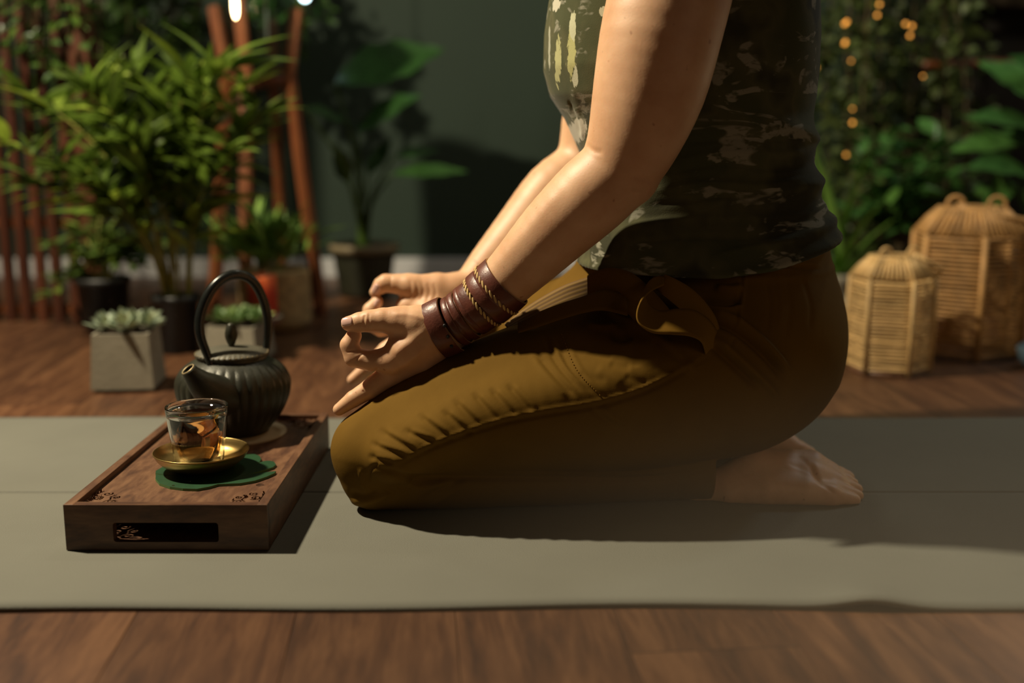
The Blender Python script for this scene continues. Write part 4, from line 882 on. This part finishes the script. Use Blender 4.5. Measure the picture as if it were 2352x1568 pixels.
# stub-leaf palm in woven basket
b = Vector(G(618, 765, FZ)); b.y += .07; b.z = FZ; s = SC(b)
rb = 80*s; hh = P(0, 615, b.y).z-FZ
bpts = [(0, 0), (rb*.88, 0), (rb*.95, .01)]
for k in range(14): bpts += [(rb*(1.0+.03*(k % 2)), .015+(hh-.02)*k/13)]
lm = [leafmesh('leaf', .075, .012, M['palm'], 'lance', bd, .3) for bd in (.05, .25)]
stems = []
for k in range(34):
    a = U(0, 2*pi); el = U(.15, 1.3); L = U(.09, .15); stems.append([(U(-.03, .03), U(-.03, .03), hh-.01), (cos(a)*cos(el)*L*.5, sin(a)*cos(el)*L*.5, hh+sin(el)*L*.55), (cos(a)*cos(el)*L*1.15, sin(a)*cos(el)*L*1.15, hh+sin(el)*L*.9)])
plant('bushy_fern', 'bushy green fern in a tan woven basket beneath the wooden stand', b, bpts+[(rb*.92, hh), (rb*.9, hh-.02), (0, hh-.02)], M['basket'], stems, lm, 330, .1, leafdir=(.55, 1.0), soilr=rb*.9, soilz=hh-.018, sr=.0016, scl=(.6, 1.1))
# broad leaf plant before the green wall
b = Vector(G(828, 690, FZ)); b.y += .09; b.z = FZ; s = SC(b); h0 = P(0, 560, b.y).z-FZ
t = thing('broadleaf_plant', b, 'broadleaf plant with upright paddle leaves in dark pot by green wall', 'plant')
potmesh(t, [(0, 0), (52*s, 0), (58*s, .01), (70*s, h0-.03), (72*s, h0-.02), (66*s, h0-.02), (0, h0-.03)], M['darkgreenpot']); bm = bmesh.new(); lathe(bm, [(66*s, h0-.02), (80*s, h0-.02), (81*s, h0), (76*s, h0+.002), (66*s, h0-.006)], 48, cap=False); tag(obj('pot_rim', bm, M['tan'], t), 'tan rim')
for (x0, y0, x1, y1, Wp, up, L0) in ((770, 190, 1020, 100, 120, (-.2, -.75, .65), 0), (700, 250, 830, 285, 55, (0, -.7, .7), 0), (900, 400, 1075, 385, 52, (0, -.5, .85), 0), (845, 400, 895, 320, 42, (-.5, -.8, .2), 0), (800, 420, 770, 330, 40, (.3, -.8, .3), 0), (820, 300, 960, 210, 80, (.2, -.6, .7), 0), (905, 360, 1010, 340, 40, (0, -.5, .8), 0)):
    A = Vector(R(x0, y0, b.y+U(-.1, .0), b)); B_ = Vector(R(x1, y1, b.y+U(-.12, .08), b)); 
    if x0 in (770,): A, B_ = A, B_
    L = (B_-A).length; me = leafmesh('leaf', L, Wp*s*1.1, M['broad'], 'oval', .06, .2, 10, 1); put(me, A, B_-A, 0, t, 1, up=up)
    root = A if abs(A.x) < abs(B_.x) else A
    c = catmull([(U(-.02, .02), U(-.02, .02), h0-.02), (A.x*.3, A.y*.4, h0+(A.z-h0)*.55), tuple(A)], 8); bm = bmesh.new(); tube(bm, c, list(np.linspace(.006, .003, len(c))), 8); obj('stem', bm, M['dark'], t)
# ------------------------------------------------------------------ slatted wooden screen
YS = 2.50
scr = thing('slatted_screen', (P(120, 700, YS).x, YS, FZ), 'red brown vertical slat screen standing at the left behind the plants', 'screen')
ox = scr.location
for k, px in enumerate((-130, -90, -50, -10, 30, 66, 104, 140, 182)):
    x = P(px, 745, YS).x; bm = bmesh.new(); box(bm, (x-ox.x, 0, .60), (.020, .022, 1.2), bev=.002); o = obj('slat', bm, M['slatwood'], scr, smooth=False)
for z in (P(0, 512, YS).z, P(0, 712, YS).z, 1.05):
    bm = bmesh.new(); box(bm, (P(40, 500, YS).x-ox.x, .018, z-FZ), (P(200, 500, YS).x-P(-140, 500, YS).x, .014, .024), bev=.002); tag(obj('rail', bm, M['standwood'], scr, smooth=False), 'thin lighter cross rail')
bm = bmesh.new(); box(bm, (P(228, 700, YS).x-ox.x, 0, .60), (.045, .05, 1.2), bev=.003); obj('post', bm, wood('post_wood', (.05, .014, .006), (.09, .026, .010), (.12, .04, .015), 8, (5, 5, .6)), scr, smooth=False)
# ------------------------------------------------------------------ wooden plant stand with glass vase and hanging bulbs
YT = 2.62
st = thing('plant_stand', (P(600, 600, YT).x, YT, FZ), 'tall four legged orange brown wooden stand carrying a glass vase', 'stand')
o0 = st.location
def leg(pts, name='leg'):
    pts = [P(a, b_, c)-o0 for a, b_, c in pts]; pts[-1].z = .002; bm = bmesh.new()
    for p, q in zip(pts, pts[1:]):
        d = (q-p); L = d.length; Rm = d.to_track_quat('Z', 'Y').to_matrix().to_4x4(); r_ = bmesh.ops.create_cube(bm, size=1, matrix=Matrix.Translation((p+q)/2) @ Rm @ Matrix.Diagonal((.027, .027, L+.012, 1)))
        bmesh.ops.bevel(bm, geom=list({e for v in r_['verts'] for e in v.link_edges}), offset=.004, segments=2, affect='EDGES')
    obj(name, bm, M['standwood'], st, smooth=False)
leg([(492, 20, 2.60), (523, 175, 2.60), (487, 660, 2.55)]); leg([(548, -10, 2.52), (566, 180, 2.52), (563, 720, 2.45)]); leg([(625, 60, 2.75), (630, 190, 2.75), (650, 630, 2.82)]); leg([(683, 25, 2.62), (664, 175, 2.62), (738, 722, 2.58)])
def bar(p, q, r, par, mat, name, o0=o0):
    bm = bmesh.new(); tube(bm, [P(*p)-o0, P(*q)-o0], r, 8); return obj(name, bm, mat, par)
bar((515, 183, 2.60), (668, 183, 2.62), .013, st, M['standwood'], 'cross_brace'); bar((566, 190, 2.52), (632, 190, 2.75), .013, st, M['standwood'], 'cross_brace')
vz = P(600, 168, YT); vs = thing('glass_vase', vz, 'wide clear glass vase resting in the top of the wooden stand', 'vase')
s = SC(vz); bm = bmesh.new(); lathe(bm, [(0, 0), (62*s, 0), (66*s, .006), (78*s, .16), (86*s, .34), (83*s, .34), (75*s, .16), (62*s, .009), (0, .006)], 48); obj('glass_body', bm, M['tankglass'], vs)
def bulb(px, py, Y, r, L, mat, label, nm='hanging_bulb'):
    c = P(px, py, Y); t = thing(nm, c, label, 'lamp'); bm = bmesh.new(); bmesh.ops.create_uvsphere(bm, u_segments=16, v_segments=10, radius=1, matrix=Matrix.Diagonal((r, r, L, 1))); obj('glowing_bulb', bm, mat, t)
    bm = bmesh.new(); tube(bm, [(0, 0, L), (0, 0, L+.5)], .0015, 6); obj('wire', bm, M['black'], t); bm = bmesh.new(); lathe(bm, [(0, L*.9), (r*.7, L*.9), (r*.7, L*1.5), (0, L*1.6)], 16); obj('socket', bm, M['black'], t)
bulb(540, 12, 2.40, .006, .028, M['bulb'], 'small glowing warm bulb hanging by the glass vase'); bulb(700, -8, 2.9, .012, .012, M['coolbulb'], 'cool white glowing bulb hanging right of the wooden stand')
# beaded glass drop string in the vase
bd = thing('bead_string', P(613, 60, 2.62), 'string of small clear beads hanging inside the glass vase', 'beads')
M['bead'] = simple('pale_bead', (.75, .72, .66), .15, var=.05); bm = bmesh.new(); bmesh.ops.create_icosphere(bm, subdivisions=2, radius=.004); b0 = obj('bead', bm, M['bead'], bd); b0.location = (0, 0, .03)
for k in range(1, 7): b_ = b0.copy(); COL.objects.link(b_); b_.location = (0, 0, .03-k*.011)
bm = bmesh.new(); tube(bm, [(0, 0, -.04), (0, 0, .35)], .0008, 6); obj('thread', bm, M['bead'], bd)
# ------------------------------------------------------------------ candle and candle holder
b = Vector(G(595, 815, FZ)); b.y += .05; b.z = FZ; zt = P(0, 728, b.y).z; s = SC(b)
ch = thing('candle_holder', b, 'dark wooden pedestal candle holder with a pale round top', 'candle holder'); 
potmesh(ch, [(0, 0), (30*s, 0), (30*s, .005), (16*s, .014), (12*s, .03), (20*s, zt-FZ-.022), (40*s, zt-FZ-.012), (42*s, zt-FZ-.010), (42*s, zt-FZ), (0, zt-FZ)], M['walnut'], name='pedestal'); bm = bmesh.new(); lathe(bm, [(0, 0), (43*s, 0), (43*s, .003), (0, .003)], 40); o = obj('top_plate', bm, M['concrete'], ch); o.location = (0, 0, zt-FZ)
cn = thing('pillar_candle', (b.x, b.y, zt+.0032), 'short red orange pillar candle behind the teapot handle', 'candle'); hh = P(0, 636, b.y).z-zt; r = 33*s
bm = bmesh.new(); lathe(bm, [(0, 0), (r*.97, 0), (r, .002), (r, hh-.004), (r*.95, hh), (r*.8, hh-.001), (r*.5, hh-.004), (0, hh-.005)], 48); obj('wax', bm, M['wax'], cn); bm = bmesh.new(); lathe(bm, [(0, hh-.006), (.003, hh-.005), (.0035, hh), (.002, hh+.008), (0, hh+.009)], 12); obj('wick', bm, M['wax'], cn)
# ------------------------------------------------------------------ succulents in square concrete planters
def succulent(px0, px1, pyb, pyt, rz, label, green, seed):
    random.seed(seed); b = Vector(G((px0+px1)/2, pyb, FZ)); s = SC(b); w = (px1-px0)*s*.86; b.y += w*.5; b.z = FZ; H_ = P(0, pyt, b.y-w*.45).z-FZ
    t = thing('succulent_planter', b, label, 'plant'); t.rotation_euler = (0, 0, rz); bm = bmesh.new()
    def sq(h, z): return [bm.verts.new((x*h, y*h, z)) for x, y in ((-1, -1), (1, -1), (1, 1), (-1, 1))]
    L = [sq(w*.44, 0.004), sq(w*.50, .006), sq(w*.445, H_), sq(w*.40, H_), sq(w*.39, H_-.012)]; bm.faces.new(L[0][::-1])
    for a, c in zip(L, L[1:]):
        for i in range(4): bm.faces.new((a[i], a[(i+1) % 4], c[(i+1) % 4], c[i]))
    bm.faces.new(L[-1]); bmesh.ops.bevel(bm, geom=[e for e in bm.edges if len(e.link_faces) == 2 and e.calc_face_angle(0) > .5], offset=.003, segments=2, affect='EDGES'); obj('pot', bm, M['concrete'], t, smooth=False)
    bm = bmesh.new(); box(bm, (0, 0, .003), (w*.8, w*.8, .006)); obj('foot', bm, M['black'], t, smooth=False); bm = bmesh.new(); box(bm, (0, 0, H_-.008), (w*.8, w*.8, .006)); obj('soil', bm, M['soil'], t, smooth=False)
    me = [leafmesh('leaf', .046, .018, M['succg' if green else 'succ'], 'spoon', -.25, .45, 6), leafmesh('leaf', .038, .015, M['succg' if green else 'succ'], 'spoon', -.35, .5, 6)]
    for (cx, cy, sc) in ((-.32, -.1, 1.), (.02, -.25, 1.15), (.36, .0, 1.1), (-.12, .3, 1.), (.28, .34, .9), (-.42, .28, .8), (.12, .05, 1.1)):
        for k in range(16):
            ring = k//6; a = k*2.399; el = (.12, .55, 1.0)[min(2, ring)]+U(-.1, .1); put(random.choice(me), (cx*w, cy*w, H_+.004+.003*ring), (cos(a)*cos(el), sin(a)*cos(el), sin(el)), 0, t, sc*(1-.16*ring)*w/.13)
succulent(192, 356, 903, 768, radians(6), 'grey square concrete planter of pale rosette succulents left of teapot', False, 3)
succulent(462, 610, 838, 752, radians(-8), 'square concrete planter of green succulents behind the teapot', True, 5)
random.seed(11)
# ------------------------------------------------------------------ foliage behind the screen and stand (top left)
t = thing('hanging_creeper', P(350, -100, 3.1), 'dark green leafy creeper hanging over the wall behind the stand', 'plant'); o0c = t.location
lm = [leafmesh('leaf', .05, .026, M['dark'], 'oval', .2, .2), leafmesh('leaf', .038, .02, M['dark'], 'oval', .4, .2)]; items = []
for k in range(46):
    px = U(-20, 700); Y = U(2.95, 3.25); pb = U(60, 380) if px < 480 else U(20, 120); A = P(px, -160, Y)-o0c; B_ = P(px+U(-25, 25), pb, Y)-o0c; c = catmull([A, (A+B_)/2+Vector((U(-.03, .03), 0, 0)), B_], 5); bm = bmesh.new(); tube(bm, c, .0018, 5); obj('vine', bm, M['stem'], t)
    for j in range(26): q = c[random.randrange(len(c))]; items.append((Vector(q)+Vector((U(-.03, .03), U(-.02, .02), U(-.03, .03))), (U(-1, 1), U(-1, .2), U(-.9, .3)), U(-1, 1), U(.7, 1.2)))
random.shuffle(items)
for it in items[:300]: put(random.choice(lm), it[0], it[1], it[2], t, it[3])
stuffleaves(lm[0], items[300:], t, M['dark'])
# creeper leaves trailing over the screen
t = thing('trailing_vine', P(100, -60, 2.38), 'thin vine trailing over the top of the slatted screen', 'plant'); o0c = t.location; lm = [leafmesh('leaf', .035, .018, M['dark'], 'oval', .2, .2)]; n = 0
for k in range(10):
    px = -30+k*28; A = P(px, -120, 2.40)-o0c; B_ = P(px+U(-15, 15), U(80, 190), 2.40)-o0c; c = catmull([A, (A+B_)/2, B_], 6); bm = bmesh.new(); tube(bm, c, .0012, 5); obj('vine', bm, M['stem'], t)
    for j in range(20): q = c[random.randrange(len(c))]; put(lm[0], Vector(q)+Vector((U(-.012, .012), U(-.01, .01), 0)), (U(-1, 1), U(-1, .2), U(-.9, .3)), U(-1, 1), t, U(.7, 1.1))
# left edge: a dark green leaf plant reaching in
# ------------------------------------------------------------------ right side: climbing wall, fairy lights, shrubs, pots
t = thing('climbing_ivy', P(2020, 560, 3.1), 'tall dense climbing plant of small leaves behind the person at right', 'plant'); o0c = t.location
lm = [leafmesh('leaf', .034, .021, M['ivy'], 'oval', .2, .2), leafmesh('leaf', .028, .018, M['ivy'], 'oval', .35, .2)]; items = []
for k in range(60):
    px = U(1790, 2215); Y = U(2.85, 3.2); A = P(px, 600, Y)-o0c; A.z = max(A.z, -.4); B_ = P(px+U(-60, 60), -170, Y+U(-.1, .1))-o0c; c = catmull([A, A*.5+B_*.5+Vector((U(-.06, .06), U(-.05, .05), 0)), B_], 8)
    if k < 26: bm = bmesh.new(); tube(bm, c, .0025, 5); obj('stem', bm, M['stem'], t)
    for j in range(52): q = c[random.randrange(len(c))]; items.append((Vector(q)+Vector((U(-.045, .045), U(-.05, .03), U(-.03, .03))), (U(-1, 1), U(-1, .3), U(-.7, .6)), U(-1, 1), U(.7, 1.3)))
items.sort(key=lambda i: i[0].y); near = items[:900]; random.shuffle(near); sel = near[:300]; rest = near[300:]+items[900:]
for it in sel: put(random.choice(lm), it[0], it[1], it[2], t, it[3])
stuffleaves(lm[0], rest, t, M['ivy'])
t = thing('fairy_lights', P(2000, 200, 2.85), 'string of warm fairy lights wound through the climbing plant', 'lights'); o0c = t.location
FP = [(2095, 60), (2090, 82), (2080, 55), (2020, 10), (2015, 35), (1945, 50), (1940, 55), (1942, 97), (1940, 100), (1958, 250), (1958, 282), (1944, 355), (1955, 140), (1875, 155), (2120, 175), (1930, 640)]
for k, (px, py) in enumerate(FP[:15]):
    bm = bmesh.new(); bmesh.ops.create_icosphere(bm, subdivisions=2, radius=.0042 if k not in (9, 12, 13, 14) else .003, matrix=Matrix.Translation(P(px, py, 2.74)-o0c)); obj('light_bulb', bm, M['fairy'], t)
c = catmull([P(px, py, 2.75)-o0c for px, py in FP[:12]], 4); bm = bmesh.new(); tube(bm, c, .0008, 5); obj('wire', bm, M['stem'], t)
# glossy shrub behind the lanterns
b = Vector((P(2070, 700, 2.75).x, 2.75, FZ)); lm = [leafmesh('leaf', .062, .034, M['glossy'], 'oval', .15, .25), leafmesh('leaf', .05, .028, M['glossy'], 'oval', .35, .25)]
stems = [[(U(-.02, .02), 0, .12), R(2070+(px-2070)*.4, 540+(py-540)*.4, 2.75, b), R(px, py, 2.7+U(-.12, .1), b)] for px, py in ((1960, 330), (1990, 300), (2040, 290), (2100, 300), (2150, 310), (2180, 350), (2140, 380), (2070, 360), (2020, 400), (1980, 430), (2100, 430), (2150, 450), (2040, 470), (1960, 500), (2090, 520), (2240, 400), (2300, 430), (2220, 330))]
plant('glossy_shrub', 'shiny round leaved shrub growing behind the smaller wicker lantern', b, [(0, 0), (.05, 0), (.06, .12), (.064, .125), (.06, .135), (.054, .12), (0, .115)], M['black'], stems, lm, 230, .25, stemmat='stem', sr=.003, scl=(.7, 1.3), soilr=.052, soilz=.118)
# big leaf plant at the right edge
b = Vector((P(2360, 700, 2.65).x, 2.65, FZ)); t = thing('large_leaf_plant', b, 'plant with large ribbed shiny leaves at the right above the lanterns', 'plant'); s = SC(P(2300, 300, 2.65))
potmesh(t, [(0, 0), (.06, 0), (.075, .14), (.08, .15), (.072, .15), (.066, .13), (0, .13)], M['black'])
for (x0, y0, x1, y1, Wp, up) in ((2400, 240, 2255, 130, 120, (.1, -.55, .8)), (2352, 330, 2190, 330, 75, (0, -.5, .8)), (2400, 300, 2230, 250, 80, (0, -.4, .9)), (2370, 400, 2230, 370, 95, (0, -.6, .7)), (2300, 330, 2215, 255, 40, (0, -.5, .8)), (2410, 350, 2300, 290, 95, (0, -.5, .8)), (2330, 420, 2260, 470, 55, (0, -.7, .6)), (2290, 400, 2285, 470, 42, (.3, -.8, .2)), (2420, 200, 2330, 120, 80, (-.2, -.7, .6))):
    A = Vector(R(x0, y0, 2.62+U(-.08, .08), b)); B_ = Vector(R(x1, y1, 2.58+U(-.08, .08), b)); me = leafmesh('leaf', (B_-A).length, Wp*s, M['glossy'], 'oval', .10, .3, 10, 1); put(me, A, B_-A, U(-.2, .2), t, 1, up=up)
    c = catmull([(U(-.02, .02), 0, .13), (A.x*.3, A.y*.4, .13+(A.z-.13)*.6), tuple(A)], 8); bm = bmesh.new(); tube(bm, c, list(np.linspace(.005, .003, len(c))), 7); obj('stem', bm, M['dark'], t)
# strap leaf plant in a beige urn beside the person
b = Vector(G(1935, 718, FZ)); b.y += .06; b.z = FZ; s = SC(b); h0 = P(0, 628, b.y).z-FZ; t = thing('strap_leaf_plant', b, 'strap leaved plant in a small beige footed urn behind the person', 'plant')
potmesh(t, [(0, 0), (48*s, 0), (50*s, .012), (46*s, .022), (26*s, .034), (30*s, h0*.55), (42*s, h0*.8), (44*s, h0), (38*s, h0), (34*s, h0*.8), (0, h0*.75)], M['concrete'], name='urn')
for (dx, dz, L, up) in ((-60, 330, .30, 0), (-30, 250, .28, 0), (10, 300, .3, 0), (60, 200, .2, 0), (95, 110, .17, 0), (70, 60, .12, 0), (-90, 200, .25, 0), (110, 160, .2, 0), (30, 160, .2, 0), (-70, 100, .18, 0), (50, 20, .1, 0), (-10, 380, .3, 0)):
    d = Vector((dx, U(-60, 20), dz)); L = d.length*s*1.05; me = leafmesh('leaf', L, .026, M['palm'], 'strap', .25, .3, 9); put(me, (U(-.012, .012), U(-.01, .01), h0*.85), d+Vector((0, 0, 40)), 0, t, 1)
# wooden shelf pole at the right
t = thing('wooden_pole', P(2230, 150, 2.9), 'orange brown bamboo pole fixed level against the dark wall', 'pole'); o0c = t.location; bm = bmesh.new(); q0, q1 = P(2120, 150, 2.9)-o0c, P(2460, 138, 2.9)-o0c; n = 22
tube(bm, [q0.lerp(q1, i/n) for i in range(n+1)], [.010+(.0035 if i % 5 == 0 else 0) for i in range(n+1)], 12); obj('pole', bm, M['standwood'], t)
for q in (q0.lerp(q1, .1), q0.lerp(q1, .9)):
    bm = bmesh.new(); box(bm, (q.x, q.y+(WY-o0c.y)/2, q.z), (.012, WY-o0c.y, .012)); obj('bracket', bm, M['black'], t, smooth=False)
# ------------------------------------------------------------------ wicker lanterns
def lantern(base, Rr, Hs, Ht, label, rz, nr, sides=6, mat='cane'):
    t = thing('wicker_lantern', base, label, 'lantern', None); t.rotation_euler = (0, 0, rz)
    pt = lambda a, r, z: Vector((r*cos(a), r*sin(a), z)); A = [2*pi*(i+.5)/sides for i in range(sides)]
    m = M[mat]; cr_ = Hs/nr*.29
    for k in range(nr):
        z = .012+(Hs-.02)*k/(nr-1)+U(-.0006, .0006); rr = Rr*(.985+.03*sin(pi*k/nr)); bm = bmesh.new(); pts = []
        for i in range(sides):
            p, q = pt(A[i], rr, z), pt(A[(i+1) % sides], rr, z)
            pts += [p.lerp(q, f) for f in (0, .25, .5, .75)]
        pts = [p+Vector((0, 0, U(-.0008, .0008))) for p in pts]; pts.append(pts[0]); pts.append(pts[1]); tube(bm, pts, cr_*(1.7 if k in (0, nr-1) else 1), 6, cap=False); obj('cane_ring', bm, m, t)
    for a in A:
        bm = bmesh.new(); tube(bm, [pt(a, Rr*1.01, .004), pt(a, Rr*1.035, Hs*.5), pt(a, Rr*1.01, Hs)], .0042*Rr/.075, 8); obj('post', bm, m, t)
    rt = Rr*.58
    for i in range(sides*9):
        f = i/9; j = int(f) % sides; fr = f-int(f); p = pt(A[j], Rr*1.02, Hs).lerp(pt(A[(j+1) % sides], Rr*1.02, Hs), fr); q = pt(A[j], rt, Hs+Ht).lerp(pt(A[(j+1) % sides], rt, Hs+Ht), fr); q += Vector((0, 0, U(-.002, .002)))
        bm = bmesh.new(); tube(bm, [p, p.lerp(q, .5)+Vector((0, 0, .003)), q], .0030*Rr/.075, 5); obj('roof_cane', bm, m, t)
    bm = bmesh.new(); tube(bm, [pt(a, rt, Hs+Ht) for a in A+A[:1]], .004, 8, cap=False); obj('top_ring', bm, m, t)
    bm = bmesh.new(); lathe(bm, [(0, 0), (Rr*.93, 0), (Rr*.95, .008), (0, .008)], sides*4); obj('base_board', bm, M['walnut'], t)
    for sx in (-1, 1):
        bm = bmesh.new(); c = Vector((sx*rt*.62, -rt*.45, Hs+Ht+.008)); tube(bm, [c+Vector((cos(a)*.011, 0, sin(a)*.011))*Rr/.075 for a in np.linspace(0, 2*pi, 21)], .0028*Rr/.075, 7, cap=False); obj('loop', bm, m, t)
    hz = Hs+Ht; c = catmull([(-rt*.55, -rt*.45, hz+.010), (0, -rt*.95, hz-Ht*.25), (rt*.62, -rt*.9, hz-Ht*.25), (Rr*1.05, -rt*.5, hz-Ht*.55), (Rr*1.1, .01, hz-Ht*.9)], 8) if mat == 'canedark' else catmull([(rt*.55, -rt*.45, hz+.008), (rt*1.0, -rt*.9, hz-.004), (Rr*1.06, -Rr*.35, hz-Ht*.7), (Rr*1.12, -.0, hz-Ht*1.3), (Rr*1.1, .02, hz-Ht*3)], 8)
    bm = bmesh.new(); tube(bm, c, .0038*Rr/.075, 7); obj('handle', bm, m, t); return t
random.seed(4)
b = Vector(G(2066, 868, FZ)); s = SC(b); Rr = 90*s; b.y += Rr*.95; b.z = FZ; s = SC(b); lantern(b, 91*s, P(0, 645, b.y-Rr).z-FZ, P(0, 590, b.y).z-P(0, 645, b.y-Rr).z, 'smaller pale wicker cane lantern standing in front of the bigger one', radians(10), 25)
b = Vector(G(2262, 836, FZ)); s = SC(b); Rr = 122*s; b.y += Rr*1.1; b.z = FZ; s = SC(b); lantern(b, 122*s, P(0, 545, b.y-Rr).z-FZ, P(0, 478, b.y).z-P(0, 545, b.y-Rr).z, 'large brown wicker cane lantern at the right edge', radians(-8), 27, mat='canedark')
b = Vector(G(2405, 850, FZ)); b.z = FZ; bm = bmesh.new(); lathe(bm, [(0, 0), (.035, 0), (.05, .02), (.055, .04), (.05, .045), (.03, .02), (0, .015)], 40); o = obj('blue_bowl', bm, M['bluepot']); o.location = b; tag(o, 'dark blue glazed bowl on the floor at the right edge', 'bowl')
